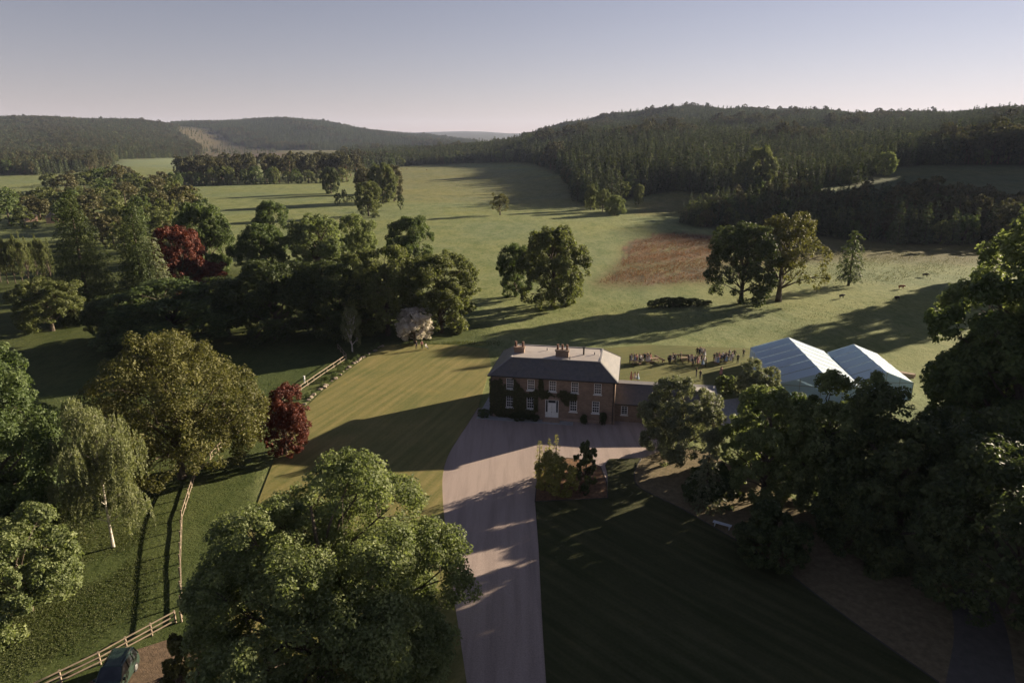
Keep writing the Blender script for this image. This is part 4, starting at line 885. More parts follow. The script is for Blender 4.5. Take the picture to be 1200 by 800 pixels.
def scatter(name, pts, protos, label, mats_unused=None):
    me = bpy.data.meshes.new(name); me.vertices.add(len(pts)); me.vertices.foreach_set('co', pts[:, :3].astype(np.float32).ravel())
    s = pts[:, 3] / 10; ws = s * rng.uniform(.85, 1.2, len(pts)) * np.where(pts[:, 4] >= 7, .75, 1); s = np.where(pts[:, 4] >= 7, s * .75, s)
    a = me.attributes.new('scl', 'FLOAT_VECTOR', 'POINT'); a.data.foreach_set('vector', np.stack([ws, ws, s], 1).astype(np.float32).ravel())
    a = me.attributes.new('spin', 'FLOAT', 'POINT'); a.data.foreach_set('value', rng.uniform(0, 6.28, len(pts)).astype(np.float32))
    a = me.attributes.new('pick', 'INT', 'POINT'); a.data.foreach_set('value', pts[:, 4].astype(np.int32))
    ng = bpy.data.node_groups.new(name, 'GeometryNodeTree')
    ng.interface.new_socket('Geometry', in_out='INPUT', socket_type='NodeSocketGeometry'); ng.interface.new_socket('Geometry', in_out='OUTPUT', socket_type='NodeSocketGeometry')
    N = ng.nodes.new; gi, go = N('NodeGroupInput'), N('NodeGroupOutput'); iop = N('GeometryNodeInstanceOnPoints'); iop.inputs['Pick Instance'].default_value = True
    J = N('GeometryNodeGeometryToInstance')
    for pr in reversed(protos):
        oi = N('GeometryNodeObjectInfo'); oi.inputs['Object'].default_value = pr; oi.inputs['As Instance'].default_value = True; ng.links.new(oi.outputs['Geometry'], J.inputs[0])
    def na_(nm, ty):
        q = N('GeometryNodeInputNamedAttribute'); q.data_type = ty; q.inputs['Name'].default_value = nm; return q.outputs[0]
    Jn = N('GeometryNodeJoinGeometry'); ng.nodes.remove(J)
    for q in [n_ for n_ in ng.nodes if n_.bl_idname == 'GeometryNodeObjectInfo']: ng.links.new(q.outputs['Geometry'], Jn.inputs[0])
    cx = N('ShaderNodeCombineXYZ'); ng.links.new(na_('spin', 'FLOAT'), cx.inputs[2]); er = N('FunctionNodeEulerToRotation'); ng.links.new(cx.outputs[0], er.inputs[0])
    ng.links.new(gi.outputs[0], iop.inputs['Points']); ng.links.new(Jn.outputs[0], iop.inputs['Instance']); ng.links.new(na_('pick', 'INT'), iop.inputs['Instance Index'])
    ng.links.new(er.outputs[0], iop.inputs['Rotation']); ng.links.new(na_('scl', 'FLOAT_VECTOR'), iop.inputs['Scale']); ng.links.new(iop.outputs[0], go.inputs[0])
    o = link(name, me); md = o.modifiers.new('scatter', 'NODES'); md.node_group = ng
    return tag(o, label, kind='stuff')
first = {}
for o in COL.objects:
    if o.type == 'MESH' and o.data in ALLP and o.data.name not in first: first[o.data.name] = o
protos = [first[me.name] for me in ALLP]
scatter('forest', Q, protos, 'conifer forest covering the valley sides and far hills')
# ------------------------------------------------------------------ ivy and plants against the house
def ivy():
    g = np.random.default_rng(50); n = 26000
    X = g.uniform(-9.0, 3.6, n); Z = g.uniform(.1, 6.2, n)
    f = np.sin(X * 1.7 + Z * .9) * .35 + np.sin(X * 3.1 - Z * 2.3 + 1) * .3 + np.sin(X * 6.3 + Z * 5.1) * .2
    lim = np.where(X < -7.2, 5.9, np.where(X < -4.7, 5.5, np.where(X < -1.9, 4.4, np.where(X < -1.2, 5.8, np.where(X < 1.1, 4.3, np.where(X < 2.0, 4.6, 4.9)))))) + f
    lowl = np.where(X < -4.0, .0, np.where(X < -2.0, 1.0, np.where(X < 1.3, 3.6, 2.6))) - f * .6
    k = (Z < lim) & (Z > lowl) & (g.uniform(size=n) < .93)
    k &= ~((X > 2.2) & (Z > 4.4 + f * .5)) & ~((X > 1.2) & (Z > 4.75))
    for c, zb, ww, hh in OPEN: k &= ~((np.abs(X - c) < ww / 2 + .02 + .1 * f) & (Z > zb - .05) & (Z < zb + hh + .02))
    X, Z, f = X[k], Z[k], f[k]; m_ = len(X)
    P = np.stack([X, -.06 - g.uniform(0, .28, m_) * (1 + f), Z], 1)
    ns = 5000; Ps = np.stack([-HW - .06 - g.uniform(0, .25, ns), g.uniform(0, 7, ns), g.uniform(.1, 5.6, ns)], 1)
    P = np.concatenate([P, Ps]); N = unit(np.concatenate([np.tile([0, -1.0, .4], (m_, 1)), np.tile([-1.0, 0, .4], (ns, 1))]) + g.normal(0, .55, (m_ + ns, 3)))
    L = g.uniform(.06, .13, len(P)); V, F = leaf_quads(P, N, np.tile([0, 0, -1.0], (len(P), 1)) + g.normal(0, .6, (len(P), 3)), L, L * .8)
    me = npmesh('ivy', V, F, np.repeat(np.clip(g.normal(.45, .2, len(P)), 0, 1), 4)); me.materials.append(leaf_mat('leaf_ivy', (0.04, 0.045, 0.02), (0.075, 0.078, 0.034), (0.115, 0.11, 0.05), .25))
    tag(link('ivy', me, None, (HO[0], HO[1], 0), A_H), 'dark ivy climbing the front of the house round the windows', 'climbing plant')
ivy()
def hl(x, y): return (HO[0] + x * cos(A_H) - y * sin(A_H), HO[1] + x * sin(A_H) + y * cos(A_H), 0)
for i, (x, y, H, R, mk, lab) in enumerate([(-9.9, -.9, 1.3, 1.0, 'green', 'rounded shrub at the ivy-covered corner of the house'), (-4.6, -.75, 1.1, 1.5, 'dark', 'low dark shrub under the ivy beside the front door'),
        (-2.6, -.7, .95, 1.0, 'dark', 'small dark shrub closest to the front door step'), (4.7, -.55, 1.5, .55, 'dark', 'thin climber between two ground-floor windows'), (7.4, -.5, 1.9, .55, 'dark', 'thin climber beside the drainpipe')]):
    cm, wm = MID[i % 4]; p = hl(x, y); plant('shrub', cm, wm, p[0], p[1], .03, lab, 'shrub', (R / 4.3, R / 4.3 * .7, H / 10), A_H, (M[mk], M['bark']))

# ------------------------------------------------------------------ fences
M['timber'] = mat('fence_timber', (0.27, 0.21, 0.155), (0.18, 0.14, 0.105), 3, 0.85, 0.2, 0.01)
def fence(path, label, step=2.3, rails=3, h=1.15):
    P = [np.array(q, float) for q in path]; root = tag(empty('post_and_rail_fence', (*P[0], 0)), label, 'fence')
    seg = []; dist = 0
    st = [P[0]]
    for a, b_ in zip(P[:-1], P[1:]):
        L = np.linalg.norm(b_ - a); k = max(1, round(L / step))
        st += [a + (b_ - a) * (i + 1) / k for i in range(k)]
    pm = MB().box(-.06, .06, -.06, .06, -.3, h + .08).mesh('post', M['timber'])
    o0 = np.array([*P[0], 0])
    for i, q in enumerate(st):
        o = link('post', pm, root, (q[0] - o0[0], q[1] - o0[1], rng.uniform(-.03, .03)), rng.uniform(-.2, .2)); o.rotation_euler[0] = rng.uniform(-.03, .03)
    for a, b_ in zip(st[:-1], st[1:]):
        n_ = b_ - a; n_ = np.array([-n_[1], n_[0]]) / np.linalg.norm(n_) * -.09; ov_ = (b_ - a) * .01
        for r in range(rails):
            z0 = .32 + (h - .32) * r / (rails - 1); MB().bar((*(a + n_ - o0[:2] - ov_), z0 + rng.uniform(-.02, .02)), (*(b_ + n_ - o0[:2] + ov_), z0 + rng.uniform(-.02, .02)), .04, .11).build('rail', M['timber'], root)
    return root
fence([gp(-30, 850), gp(118, 778), gp(206, 729)], 'three-rail timber fence behind the parked green car')
fence(G([(213,728),(211,660),(213,608),(228,560),(264,520),(310,486),(345,463),(375,442),(406,421),(396,409)]), 'timber fence running beside the mown lawn past the red tree', rails=2, h=.95)
# marker post by that fence
q = gp(357, 449); MB().box(-.1, .1, -.1, .1, -.1, 1.2).box(-.13, .13, -.13, .13, 1.2, 1.3).build('marker_post', M['white'], None, (q[0], q[1], 0)); tag(bpy.data.objects['marker_post'], 'short white post standing next to the lawn fence', 'post')

# rockery along the lawn edge: stones and clumps
M['rock'] = mat('rock', (0.30, 0.24, 0.18), (0.17, 0.14, 0.11), 3, 0.95, 0.5, 0.03)
rk = []
for k in range(3):
    bm = bmesh.new(); bmesh.ops.create_icosphere(bm, subdivisions=2, radius=1)
    for v in bm.verts: v.co *= 1 + .28 * sin(v.co.x * 3 + k) * cos(v.co.y * 4 + k * 2) + random.uniform(-.08, .08); v.co.z *= .65
    me = bpy.data.meshes.new('edging_stone'); bm.to_mesh(me); bm.free(); me.materials.append(M['rock']); rk.append(me)
edge = smooth_path(G([(452,405),(425,422),(400,441),(372,464),(348,490)]), 12)
for i, (x, y) in enumerate(edge[::1]):
    if rng.uniform() < .25: continue
    s = rng.uniform(.16, .42); o = link('edging_stone', rk[i % 3], None, (x - .55 + rng.uniform(-.25, .2), y + rng.uniform(-.4, .4), s * .25), rng.uniform(0, 6)); o.scale = (s * 1.3, s, s); tag(o, 'rough stone in the row edging the mown lawn', 'stone', 'stones edging the mown lawn')
    if i % 2:
        o = link('border_clump', LOWT[i % 4], None, (x - 1.2 + rng.uniform(-.4, .3), y + rng.uniform(-.5, .5), 0), rng.uniform(0, 6), [M['green'], M['bark']]); s = rng.uniform(.07, .13); o.scale = (s, s, s * .8); tag(o, 'low leafy clump behind the lawn edging stones', 'plant', 'leafy clumps along the lawn edge')

# ------------------------------------------------------------------ grass
M['blade'] = leaf_mat('grass_blade', (0.055, 0.07, 0.026), (0.085, 0.10, 0.038), (0.13, 0.14, 0.058), 0.3)  # blades darkened along with the park ground to stand for tree shade
def grass(name, poly_px, n, hgt, label, seed, mt='blade', fade=.62):
    g = np.random.default_rng(seed); Pw = np.array(G(poly_px)); lo, hi = Pw.min(0), Pw.max(0)
    X = g.uniform(lo[0], hi[0], n); Y = g.uniform(lo[1], hi[1], n); cen = Pw.mean(0); sc = g.uniform(fade, 1, n); k = inpoly(cen[0] + (X - cen[0]) / sc, cen[1] + (Y - cen[1]) / sc, [tuple(q) for q in Pw]) ; X, Y = X[k], Y[k]
    cl = np.sin(X * .9 + 2) * np.sin(Y * .7) + np.sin(X * .23 - Y * .31) + g.normal(0, .5, len(X)); k = cl > -.6; X, Y = X[k], Y[k]; m_ = len(X)
    h = hgt * g.uniform(.45, 1.3, m_); P = np.stack([X, Y, H0(X, Y) + h * .45], 1); T = np.tile([0, 0, 1.0], (m_, 1)) + g.normal(0, .38, (m_, 3)); N = unit(g.normal(size=(m_, 3)) * np.array([1, 1, .2]))
    V, F = leaf_quads(P, N, T, h * .55, h * .16 + .015); me = npmesh(name, V, F, np.repeat(np.clip(g.normal(.5, .22, m_), 0, 1), 4)); me.materials.append(M[mt]); tag(link(name, me), label, kind='stuff')
grass('rough_grass', [(-80,640),(60,600),(200,600),(205,712),(118,762),(0,835),(-120,835)], 100000, .11, 'rough uncut grass in the park below the birch', 51)
grass('rough_grass', [(-120,560),(0,520),(60,470),(300,440),(340,455),(300,485),(225,555),(205,600),(60,600),(-80,640)], 60000, .11, 'rough grass in the park under the oak', 54)
grass('long_grass', [(440,410),(452,402),(480,400),(530,399),(592,400),(592,406),(530,404),(480,404)], 6000, .24, 'strip of long grass along the top of the lawn', 52)
grass('rough_pasture', [(560,402),(600,350),(680,352),(840,355),(1060,350),(1080,400),(880,404),(706,406)], 40000, .12, 'tussocky pasture grass behind the house', 53)

M['bracken'] = leaf_mat('bracken', (0.085, 0.042, 0.026), (0.15, 0.072, 0.044), (0.20, 0.12, 0.07), 0.25)
M['rush'] = leaf_mat('rush', (0.05, 0.055, 0.022), (0.085, 0.085, 0.036), (0.13, 0.12, 0.055), 0.25)
grass('bracken', [(698,334),(728,306),(744,284),(790,272),(842,275),(838,300),(833,331),(760,336)], 34000, .42, 'red-brown bracken growing in a wedge in the pasture', 55, 'bracken', .86)
grass('rushes', [(840,336),(846,298),(930,285),(1040,288),(1150,300),(1150,328),(1060,338),(960,334)], 22000, .34, 'dull rushes in the rough pasture below the wood', 56, 'rush', .7)
# ------------------------------------------------------------------ living things: skinned bodies
def skin_mesh(name, V, E, sub=1):
    me = bpy.data.meshes.new(name); me.from_pydata([v[:3] for v in V], E, []); o = bpy.data.objects.new(name, me); COL.objects.link(o)
    o.modifiers.new('s', 'SKIN'); md = o.modifiers.new('d', 'SUBSURF'); md.levels = sub; md.render_levels = sub
    for sv, v in zip(me.skin_vertices[0].data, V): sv.radius = (v[3], v[4] if len(v) > 4 else v[3])
    me.skin_vertices[0].data[0].use_root = True
    dg = bpy.context.evaluated_depsgraph_get(); r = bpy.data.meshes.new_from_object(o.evaluated_get(dg)); r.name = name
    bpy.data.objects.remove(o); bpy.data.meshes.remove(me)
    r.polygons.foreach_set('use_smooth', np.ones(len(r.polygons), bool)); r.materials.clear()
    return r
def person_mesh(sit=False, arm=0.0):
    z = -.47 if sit else 0; V = [(0, 0, .95 + z, .15, .10), (0, 0, 1.15 + z, .14, .10), (0, .01, 1.36 + z, .17, .11), (0, 0, 1.5 + z, .06), (0, -.02, 1.62 + z, .095, .10), (0, -.01, 1.73 + z, .075, .085)]
    E = [(0, 1), (1, 2), (2, 3), (3, 4), (4, 5)]
    for s in (-1, 1):
        b0 = len(V); bend = arm if s > 0 else .15
        V += [(s * .2, 0, 1.42 + z, .065), (s * .27, .02 - bend * .1, 1.16 + z, .045), (s * .23, -.06 - bend * .35, .95 + z + bend * .3, .036), (s * .22, -.09 - bend * .42, .87 + z + bend * .36, .04, .025)]
        E += [(2, b0), (b0, b0 + 1), (b0 + 1, b0 + 2), (b0 + 2, b0 + 3)]
        b0 = len(V)
        if sit: V += [(s * .1, -.02, .47, .085), (s * .12, -.42, .48, .065), (s * .12, -.44, .1, .045), (s * .12, -.56, .045, .04)]
        else: V += [(s * .1, 0, .86, .085), (s * .11, -.02, .48, .062), (s * .11, .02, .1, .045), (s * .12, -.12, .045, .04)]
        E += [(0, b0), (b0, b0 + 1), (b0 + 1, b0 + 2), (b0 + 2, b0 + 3)]
    me = skin_mesh('person', V, E)
    mi = []
    for p in me.polygons:
        c = p.center; hand = abs(c.x) > .15 and c.z < .98 + z + .2 and c.y < -.07 and not (sit and c.z < .55)
        if c.z > 1.50 + z: mi.append(3 if (c.z > 1.69 + z or (c.y > .03 and c.z > 1.55 + z)) else 0)
        elif hand: mi.append(0)
        elif c.z > .96 + z: mi.append(1)
        elif c.z < .11: mi.append(3)
        else: mi.append(2)
    for _ in range(4): me.materials.append(None)
    me.polygons.foreach_set('material_index', np.array(mi, np.int32)); return me
PM = [person_mesh(False, 0.1), person_mesh(False, .75), person_mesh(True, .5)]
def loft(name, rings, n=14, material=None):
    vs = []; fs = []
    for z, rx_, ry_, y0 in rings:
        for k in range(n): a = 2 * pi * k / n; fl = 1 + (.06 * sin(a * 5) if z < .9 else 0); vs.append((rx_ * fl * cos(a), y0 + ry_ * fl * sin(a), z))
    for i in range(len(rings) - 1):
        for k in range(n): fs.append((i*n+k, i*n+(k+1) % n, (i+1)*n+(k+1) % n, (i+1)*n+k))
    fs += [tuple(range(n))[::-1], tuple(range((len(rings)-1)*n, len(rings)*n))]
    return MB().add(vs, fs).mesh(name)
DRESS = loft('dress', [(.42, .30, .27, 0), (.7, .25, .22, 0), (.95, .20, .16, 0), (1.08, .165, .125, 0), (1.2, .175, .13, 0), (1.4, .185, .125, .01), (1.44, .12, .09, .01)])
HAIR = loft('hair', [(1.34, .09, .03, .09), (1.5, .11, .06, .07), (1.64, .115, .09, .03), (1.74, .10, .09, .01), (1.79, .05, .05, 0)])
cl = lambda n, c: mat(n, c, tuple(x * .8 for x in c), 6, .8)
M['skin'] = cl('skin', (0.45, 0.27, 0.20)); M['hair1'] = cl('brown_hair', (0.06, 0.035, 0.02)); M['hair2'] = cl('fair_hair', (0.28, 0.18, 0.09))
CLO = {'dark': cl('dark_cloth', (0.018, 0.018, 0.022)), 'navy': cl('navy_cloth', (0.02, 0.03, 0.07)), 'grey': cl('grey_cloth', (0.12, 0.12, 0.13)), 'white': cl('white_cloth', (0.62, 0.60, 0.58)), 'blue': cl('pale_blue_cloth', (0.30, 0.40, 0.55)), 'pink': cl('pink_cloth', (0.55, 0.27, 0.25)), 'red': cl('red_cloth', (0.40, 0.06, 0.05)), 'green': cl('green_cloth', (0.06, 0.14, 0.09))}
def person(px, py, kind, top, leg, label, group=None, face=None, z=0.02, hair=None):
    x, y = gp(px, py, z); face = rng.uniform(0, 6.28) if face is None else face
    me = PM[{'stand': 0, 'drink': 1, 'sit': 2, 'woman': 0}[kind]]; h = hair or ('hair1' if rng.uniform() < .7 else 'hair2')
    o = link('person', me, None, (x, y, z), face)
    for i, m_ in enumerate((M['skin'], CLO[top] if kind != 'woman' else M['skin'], CLO[leg] if kind != 'woman' else M['skin'], M[h])): o.material_slots[i].link = 'OBJECT'; o.material_slots[i].material = m_
    sc = rng.uniform(.95, 1.06) * (.94 if kind == 'woman' else 1.02); o.scale = (sc, sc, sc)
    if kind == 'woman': link('dress', DRESS, o, mats=[CLO[top]]); link('hair', HAIR, o, mats=[M[h]])
    return tag(o, label, 'person', group)
Zp = lambda x, y: (700 + x / 6, 390 + y / 6)
crowd = [(240,207,'woman','white'),(258,204,'drink','grey'),(276,209,'woman','pink'),(293,204,'stand','dark'),(312,207,'woman','white'),(328,204,'stand','navy'),(346,210,'woman','white'),(362,211,'woman','white'),
 (497,209,'sit','dark'),(515,207,'sit','white'),(537,209,'stand','dark'),(585,196,'stand','dark'),(655,206,'woman','white'),(700,165,'stand','dark'),(714,168,'drink','navy'),(735,168,'stand','white'),(753,170,'woman','white'),
 (690,216,'drink','dark'),(715,220,'woman','white'),(668,240,'stand','dark'),(740,235,'woman','blue'),(761,240,'stand','dark'),(820,206,'stand','dark'),(848,221,'woman','blue'),(856,191,'woman','pink'),
 (890,205,'drink','navy'),(915,201,'stand','dark'),(936,206,'woman','white'),(926,181,'stand','grey'),(946,190,'woman','blue'),(868,300,'woman','pink'),(1026,172,'stand','dark'),(985,215,'stand','dark'),(880,196,'stand','white'),(228,215,'stand','dark'),(265,214,'woman','blue'),(300,214,'drink','white'),(338,202,'stand','dark'),(372,203,'woman','pink'),(352,198,'stand','grey'),(508,214,'drink','navy'),(528,200,'woman','white'),(548,206,'stand','dark'),(640,212,'stand','dark'),(664,214,'woman','white'),(682,226,'stand','grey'),(704,224,'woman','pink'),(728,212,'stand','dark'),(750,226,'drink','white'),(724,160,'stand','grey'),(745,162,'stand','dark'),(832,214,'woman','white'),(838,196,'stand','dark'),(868,212,'stand','navy'),(905,210,'woman','blue'),(902,192,'stand','dark'),(952,206,'drink','white'),(962,182,'stand','dark')]
LG = {'dark': 'guest in a dark suit standing in the crowd behind the wing', 'navy': 'guest in a navy suit standing in the crowd', 'grey': 'guest in a grey suit standing in the crowd', 'white': 'guest in white clothes standing in the crowd', 'blue': 'guest in a pale blue dress in the crowd', 'pink': 'guest in a pink dress in the crowd'}
for x, y, k, c_ in crowd:
    px, py = Zp(x, y)
    lab = LG[c_] if k != 'sit' else 'guest in %s clothes seated on a bench in the crowd' % c_
    person(px, py, k, c_, 'dark' if c_ != 'grey' else 'grey', lab, 'wedding guests on the lawn', z=.022 if k != 'sit' else .022)
person(*Zp(722, 328), 'stand', 'dark', 'dark', 'guest in a dark suit standing apart nearest the wing roof', z=.022)
person(*Zp(694, 312), 'stand', 'dark', 'grey', 'guest in dark jacket beside the guest standing apart', z=.022)
for i, (x, y, c_, lab) in enumerate([(237,352,'pink','guest in a pink dress just behind the wing roof'),(262,350,'white','guest in white next to the one in pink behind the wing'),(284,352,'blue','guest in a pale blue dress just behind the wing roof')]):
    person(700 + x / 6, 390 + (y - 14) / 6, 'woman', c_, 'dark', lab, z=.022)
person(488, 409.5, 'stand', 'dark', 'dark', 'person in a dark suit by the blossom tree', z=.08)
person(494.5, 409.5, 'drink', 'pink', 'dark', 'person in a pink top between two others at the blossom tree', z=.08)
person(499, 409, 'sit', 'white', 'grey', 'person in white sitting low at the blossom tree', z=.08)
# tables and benches
M['tabletop'] = mat('table_timber', (0.30, 0.21, 0.14), (0.2, 0.14, 0.1), 4, .8)
def table(px, py, rz, label):
    x, y = gp(px, py); r = tag(empty('picnic_table', (x, y, .022), rz), label, 'table', 'picnic tables on the lawn')
    for i in range(5): MB().box(-.9, .9, -.37 + i * .15, -.24 + i * .15, .72, .76).build('top_plank', M['tabletop'], r)
    for s in (-1, 1):
        MB().box(-.9, .9, s * .68 - .13, s * .68 + .13, .42, .46).build('seat_plank', M['tabletop'], r)
        o = MB(); o.bar((s * .62, -.7, 0), (s * .62, -.2, .72), .07, .09); o.bar((s * .62, .7, 0), (s * .62, .2, .72), .07, .09); o.bar((s * .62, -.78, .38), (s * .62, .78, .38), .06, .08); o.bar((s * .62, -.36, .69), (s * .62, .36, .69), .06, .06); o.build('leg_frame', M['tabletop'], r)
table(*Zp(395, 205), .3, 'picnic table between the first group and the log bench'); table(*Zp(616, 200), .1, 'picnic table in the middle of the crowd'); table(*Zp(275, 222), -.2, 'picnic table among the white-dressed guests')
def log_bench(a, b_, label):
    xa, ya = gp(*Zp(*a)); xb, yb = gp(*Zp(*b_)); r = tag(empty('log_bench', (xa, ya, .02)), label, 'bench')
    d_ = np.array([xb - xa, yb - ya]); MB().tube([(0, 0, .5), (d_[0] * .5, d_[1] * .5, .47), (d_[0], d_[1], .5)], [.17, .15, .16], 9).build('seat', M['tabletop'], r)
    for f in (.15, .85): MB().tube([(d_[0] * f, d_[1] * f, 0), (d_[0] * f, d_[1] * f, .38)], [.13, .12], 8).build('leg', M['tabletop'], r)
log_bench((405, 178), (470, 212), 'log bench lying at an angle on the party lawn'); log_bench((560, 172), (640, 176), 'log bench at the back of the party lawn')
# white bench on the shaded border
bx0 = gp(846, 618); br_ = tag(empty('garden_bench', (bx0[0], bx0[1], .05), -.55), 'pale painted backless bench at the edge of the shaded lawn', 'bench')
M['pale'] = mat('pale_paint', (0.55, 0.58, 0.62), None, 3, .5)
for i in range(3): MB().box(-.95, .95, -.24 + i * .165, -.10 + i * .165, .42, .46).build('slat', M['pale'], br_)
for s in (-1, 1): MB().box(s * .75 - .04, s * .75 + .04, -.2, .2, 0, .42).build('leg', M['pale'], br_)

# ------------------------------------------------------------------ cattle
def cow_mesh():
    V = [(0, .75, 1.05, .26, .30), (0, .2, 1.02, .30, .38), (0, -.45, 1.05, .27, .34), (0, -.85, 1.15, .17, .24), (0, -1.15, 1.05, .12, .17), (0, -1.42, .82, .085, .09), (0, .98, 1.15, .06), (0, 1.06, .6, .03)]
    E = [(0, 1), (1, 2), (2, 3), (3, 4), (4, 5), (0, 6), (6, 7)]
    for s in (-1, 1):
        for y, hb in ((.68, 0), (-.5, 2)):
            b0 = len(V); k = .06 if y > 0 else -.02; V += [(s * .19, y, .72, .12), (s * .19, y + k, .42, .07), (s * .19, y - k * .3, .06, .065)]; E += [(hb, b0), (b0, b0 + 1), (b0 + 1, b0 + 2)]
        b0 = len(V); V += [(s * .2, -1.02, 1.16, .04)]; E += [(4, b0)]
    return skin_mesh('cow', V, E)
CM = cow_mesh(); M['cow_black'] = cl('black_hide', (0.022, 0.018, 0.016)); M['cow_red'] = cl('red_hide', (0.28, 0.10, 0.05)); CM.materials.append(M['cow_black'])
for px, py, rz, mk, lab, grp in ((986, 350, 1.9, 'cow_black', 'black cow grazing next to the lone conifer', None), (1051, 352, -1.2, 'cow_black', 'black cow grazing farther from the lone conifer', None), (1056, 339, 1.5, 'cow_red', 'reddish-brown cow lying behind the black cow', None), (1084, 325, 1.2, 'cow_black', 'dark cow farthest up the rough pasture', None),
        (470, 199, 1.4, 'cow_red', 'tiny brown cow on the far sunlit crest', 'cattle on the far crest'), (477, 199, -1.4, 'cow_red', 'tiny brown cow on the far sunlit crest', 'cattle on the far crest'), (500, 200, 1.7, 'cow_red', 'tiny brown cow on the far sunlit crest', 'cattle on the far crest')):
    x, y, z = ground_at(px, py); o = link('cow', CM, None, (x, y, z), rz, [M[mk]]); o.scale = (.95, .8, .85); tag(o, lab, 'cow', grp)

# ------------------------------------------------------------------ small far buildings
M['pinkwall'] = mat('pink_harling', (0.50, 0.33, 0.26), None, 2, .9); M['whitewall'] = mat('white_harling', (0.70, 0.68, 0.64), None, 2, .9)
def cottage(px, py, w_, d_, h_, rz, wm_, label):
    x, y, z = ground_at(px, py); r = tag(empty('cottage', (x, y, z), rz), label, 'house')
    o = MB(); o.box(-w_/2, w_/2, -d_/2, d_/2, -.5, h_); o.add([(-w_/2, -d_/2, h_), (-w_/2, d_/2, h_), (-w_/2, 0, h_ + d_ * .4), (w_/2, -d_/2, h_), (w_/2, d_/2, h_), (w_/2, 0, h_ + d_ * .4)], [(0,2,1),(3,4,5)]); o.build('wall', wm_, r)
    rf = MB().add([(-w_/2-.3, -d_/2-.3, h_-.1), (w_/2+.3, -d_/2-.3, h_-.1), (w_/2+.3, 0, h_+d_*.43), (-w_/2-.3, 0, h_+d_*.43), (-w_/2-.3, d_/2+.3, h_-.1), (w_/2+.3, d_/2+.3, h_-.1)], [(0,1,2,3),(3,2,5,4),(0,3,4),(1,5,2),(0,4,5,1)]).build('roof', M['slate'], r)
    MB().box(-w_/2, -w_/2+.7, -.4, .4, h_, h_+d_*.43+1.1).build('chimney', wm_, rf)
    for s in (-.28, .28): MB().box(w_*s-.5, w_*s+.5, -d_/2-.05, -d_/2+.1, h_*.35, h_*.8).build('window', M['glass'], r)
    MB().box(-.5, .5, -d_/2-.06, -d_/2+.1, -.1, 2.0).build('door', M['edging'], r)
    MB().box(w_/2-.1, w_/2+.05, -.5, .5, h_*.4, h_*.8).build('window', M['glass'], r)
cottage(37, 259, 7, 5, 2.6, -.9, M['pinkwall'], 'pink-walled cottage half hidden by trees beyond the left field, the more hidden one')
cottage(62, 261, 6.5, 5, 2.8, -1.0, M['pinkwall'], 'pink-walled cottage whose gable shows beyond the left field')
cottage(648, 190, 9, 7, 5.5, -.8, M['whitewall'], 'white house beside the pale lit tree on the far ridge')

# ------------------------------------------------------------------ caterers' corner behind the trees
def small_tent():
    x, y = gp(1024, 478); r = tag(empty('catering_tent', (x, y, 0), -.15), 'small white awning in front of the smaller marquee', 'tent')
    vs = [(-1.6, -1.4, 2.1), (1.6, -1.4, 2.1), (1.6, 1.4, 2.1), (-1.6, 1.4, 2.1), (-.3, 0, 2.9), (.3, 0, 2.9)]
    MB().add(vs + [(a, b_, c_ - .12) for a, b_, c_ in vs[:4]], [(0,1,5,4),(1,2,5),(2,3,4,5),(3,0,4),(0,6,7,1),(1,7,8,2),(2,8,9,3),(3,9,6,0)]).build('canopy', M['canvas'], r)
    for sx in (-1.5, 1.5):
        for sy in (-1.3, 1.3): MB().tube([(sx, sy, 0), (sx, sy, 2.0)], [.04, .04], 8).build('leg', M['alu'], r)
small_tent()
x, y = gp(1059, 440); ts = tag(empty('timber_stack', (x, y, 0), -.6), 'stack of brown planks beside the smaller marquee', 'planks')
for i in range(4):
    for j in range(4 - i // 2): MB().box(-1.6 + rng.uniform(-.15, .1), 1.6 + rng.uniform(-.1, .15), -.6 + j * .32, -.32 + j * .32, i * .16, i * .16 + .14).build('plank', M['tabletop'], ts)
sheet('yard', G([(838,470),(866,466),(872,490),(846,500)]), 0.03, M['flag'], 'grey paved yard at the end of the wing')

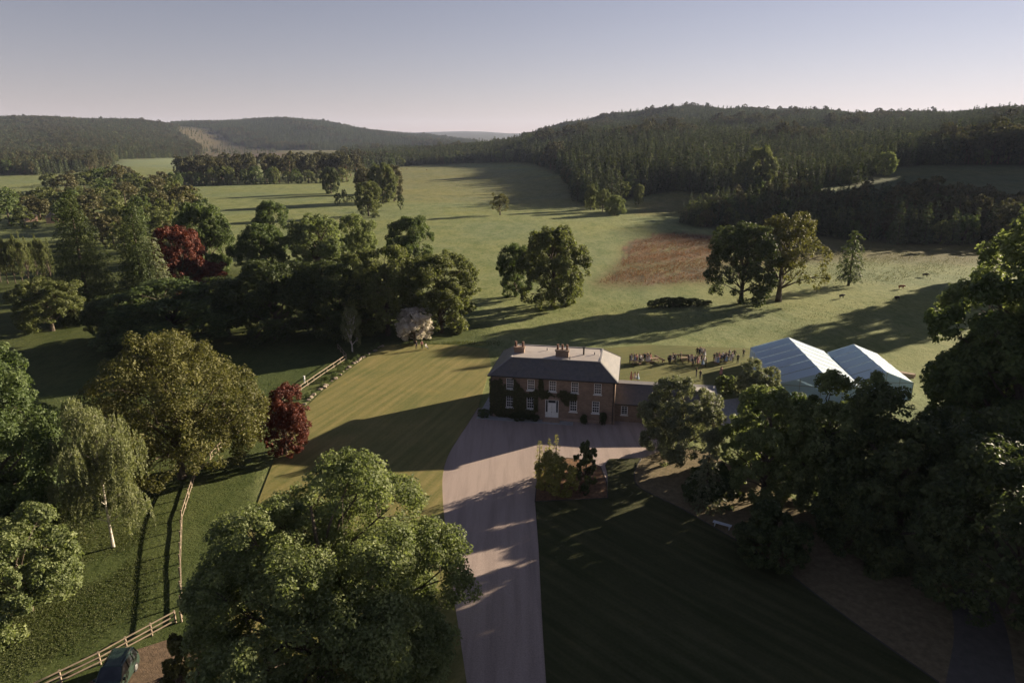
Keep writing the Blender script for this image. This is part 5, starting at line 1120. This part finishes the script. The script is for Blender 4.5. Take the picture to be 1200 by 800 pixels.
# ------------------------------------------------------------------ the parked car
m, t, b = nodes('car_paint'); b.inputs['Roughness'].default_value = 0.25; b.inputs['Coat Weight'].default_value = 0.5; b.inputs['Metallic'].default_value = 0.3
t.links.new(mix_rgb(t, ramp(t, noise(t, 3, 4, .6, coord(t)), .3, .7), (0.026, 0.05, 0.038), (0.034, 0.06, 0.046)), b.inputs['Base Color']); M['paint'] = m
M['rubber'] = mat('rubber', (0.02, 0.02, 0.02), None, 5, .9); M['chrome'] = mat('wheel_metal', (0.5, 0.5, 0.5), None, 3, .35, metal=.8)
m, t, b = nodes('lamp_glass'); b.inputs['Base Color'].default_value = (0.6, 0.6, 0.6, 1); b.inputs['Roughness'].default_value = .1; M['lamp'] = m
def car():
    x, y = gp(136, 802); r = tag(empty('parked_car', (x, y, 0), .10), 'dark green estate car parked by the timber fence', 'car')
    # front faces -y; sections along y: (y, half width, bottom, top)
    def body(sec, name, mt, bevel=0):
        vs = []; fs = []
        for yy, hw, z0, z1 in sec: vs += [(-hw, yy, z0), (-hw * 1.0, yy, (z0 + z1) / 2), (-hw * .93, yy, z1), (0, yy, z1 + .03), (hw * .93, yy, z1), (hw, yy, (z0 + z1) / 2), (hw, yy, z0)]
        n = 7
        for i in range(len(sec) - 1):
            for k in range(n): fs.append((i*n+k, i*n+(k+1) % n, (i+1)*n+(k+1) % n, (i+1)*n+k))
        fs += [tuple(range(n))[::-1], tuple(range((len(sec)-1)*n, len(sec)*n))]
        return MB().add(vs, fs).build(name, mt, r)
    bd = body([(-2.25, .72, .45, .78), (-2.15, .85, .32, .92), (-1.2, .92, .30, 1.02), (-.75, .93, .28, 1.06), (1.9, .93, .28, 1.06), (2.2, .88, .34, 1.0), (2.28, .8, .45, .9)], 'body', M['paint'])
    # cabin: pillars and roof, glass just inside
    vs = [(-.86, -.85, 1.07), (.86, -.85, 1.07), (.86, 2.1, 1.07), (-.86, 2.1, 1.07), (-.70, -.1, 1.72), (.70, -.1, 1.72), (.70, 1.85, 1.74), (-.70, 1.85, 1.74)]
    MB().add(vs, [(0,1,5,4),(1,2,6,5),(2,3,7,6),(3,0,4,7),(0,3,2,1)]).build('window', M['glass'], r)
    rf = MB().add([(-.74, -.14, 1.725), (.74, -.14, 1.725), (.74, 1.9, 1.745), (-.74, 1.9, 1.745), (-.66, -.06, 1.79), (.66, -.06, 1.79), (.66, 1.82, 1.81), (-.66, 1.82, 1.81)], [(0,3,2,1),(4,5,6,7),(0,1,5,4),(1,2,6,5),(2,3,7,6),(3,0,4,7)]).build('roof', M['paint'], r)
    for s in (-1, 1):
        MB().bar((s * .66, .05, 1.86), (s * .66, 1.7, 1.88), .04, .05).build('roof_rail', M['rubber'], rf)
        pl = MB()
        for a, c_ in (((s*.875, -.85, 1.06), (s*.72, -.1, 1.74)), ((s*.875, .55, 1.06), (s*.72, .6, 1.74)), ((s*.875, 1.35, 1.06), (s*.72, 1.3, 1.74)), ((s*.875, 2.1, 1.06), (s*.72, 1.86, 1.74))): pl.bar(a, c_, .09, .06)
        pl.build('pillar', M['paint'], r)
        MB().box(min(s*.95, s*1.14), max(s*.95, s*1.14), -.72, -.60, 1.02, 1.18).build('mirror', M['paint'], r)
        MB().box(min(s*.5, s*.82), max(s*.5, s*.82), -2.24, -2.1, .68, .84).build('headlight', M['lamp'], r)
        for yy in (-1.4, 1.35):
            wl = MB().tube([(s*.78, yy, .35), (s*.96, yy, .35)], [.35, .35], 18).build('wheel', M['rubber'], r); MB().tube([(s*.955, yy, .35), (s*.975, yy, .35)], [.22, .20], 14).build('rim', M['chrome'], wl)
    MB().box(-.45, .45, -2.29, -2.2, .55, .72).build('grille', M['rubber'], r)
    MB().box(-.26, .26, -2.31, -2.29, .42, .53).build('number_plate', M['white'], r)
car()
sheet('parking_dirt', G([(60,830),(118,790),(150,764),(200,748),(240,760),(230,830)]), 0.02, M['earth'], 'bare brown earth where the car is parked')
# ------------------------------------------------------------------ air
hz = MB(); hz.box(-11200, 11200, -11200, 11200, float(GH.min()) - 1.5, float(GH.max()) + 45)
m = bpy.data.materials.new('haze'); m.use_nodes = True; t = m.node_tree; t.nodes.remove(t.nodes['Principled BSDF'])
pv = t.nodes.new('ShaderNodeVolumePrincipled'); pv.inputs['Color'].default_value = (0.60, 0.70, 1.0, 1); pv.inputs['Density'].default_value = 0.000034; pv.inputs['Anisotropy'].default_value = 0.1
t.links.new(pv.outputs[0], t.nodes['Material Output'].inputs['Volume'])
tag(hz.build('haze', m), 'thin evening haze over the valley', kind='stuff')
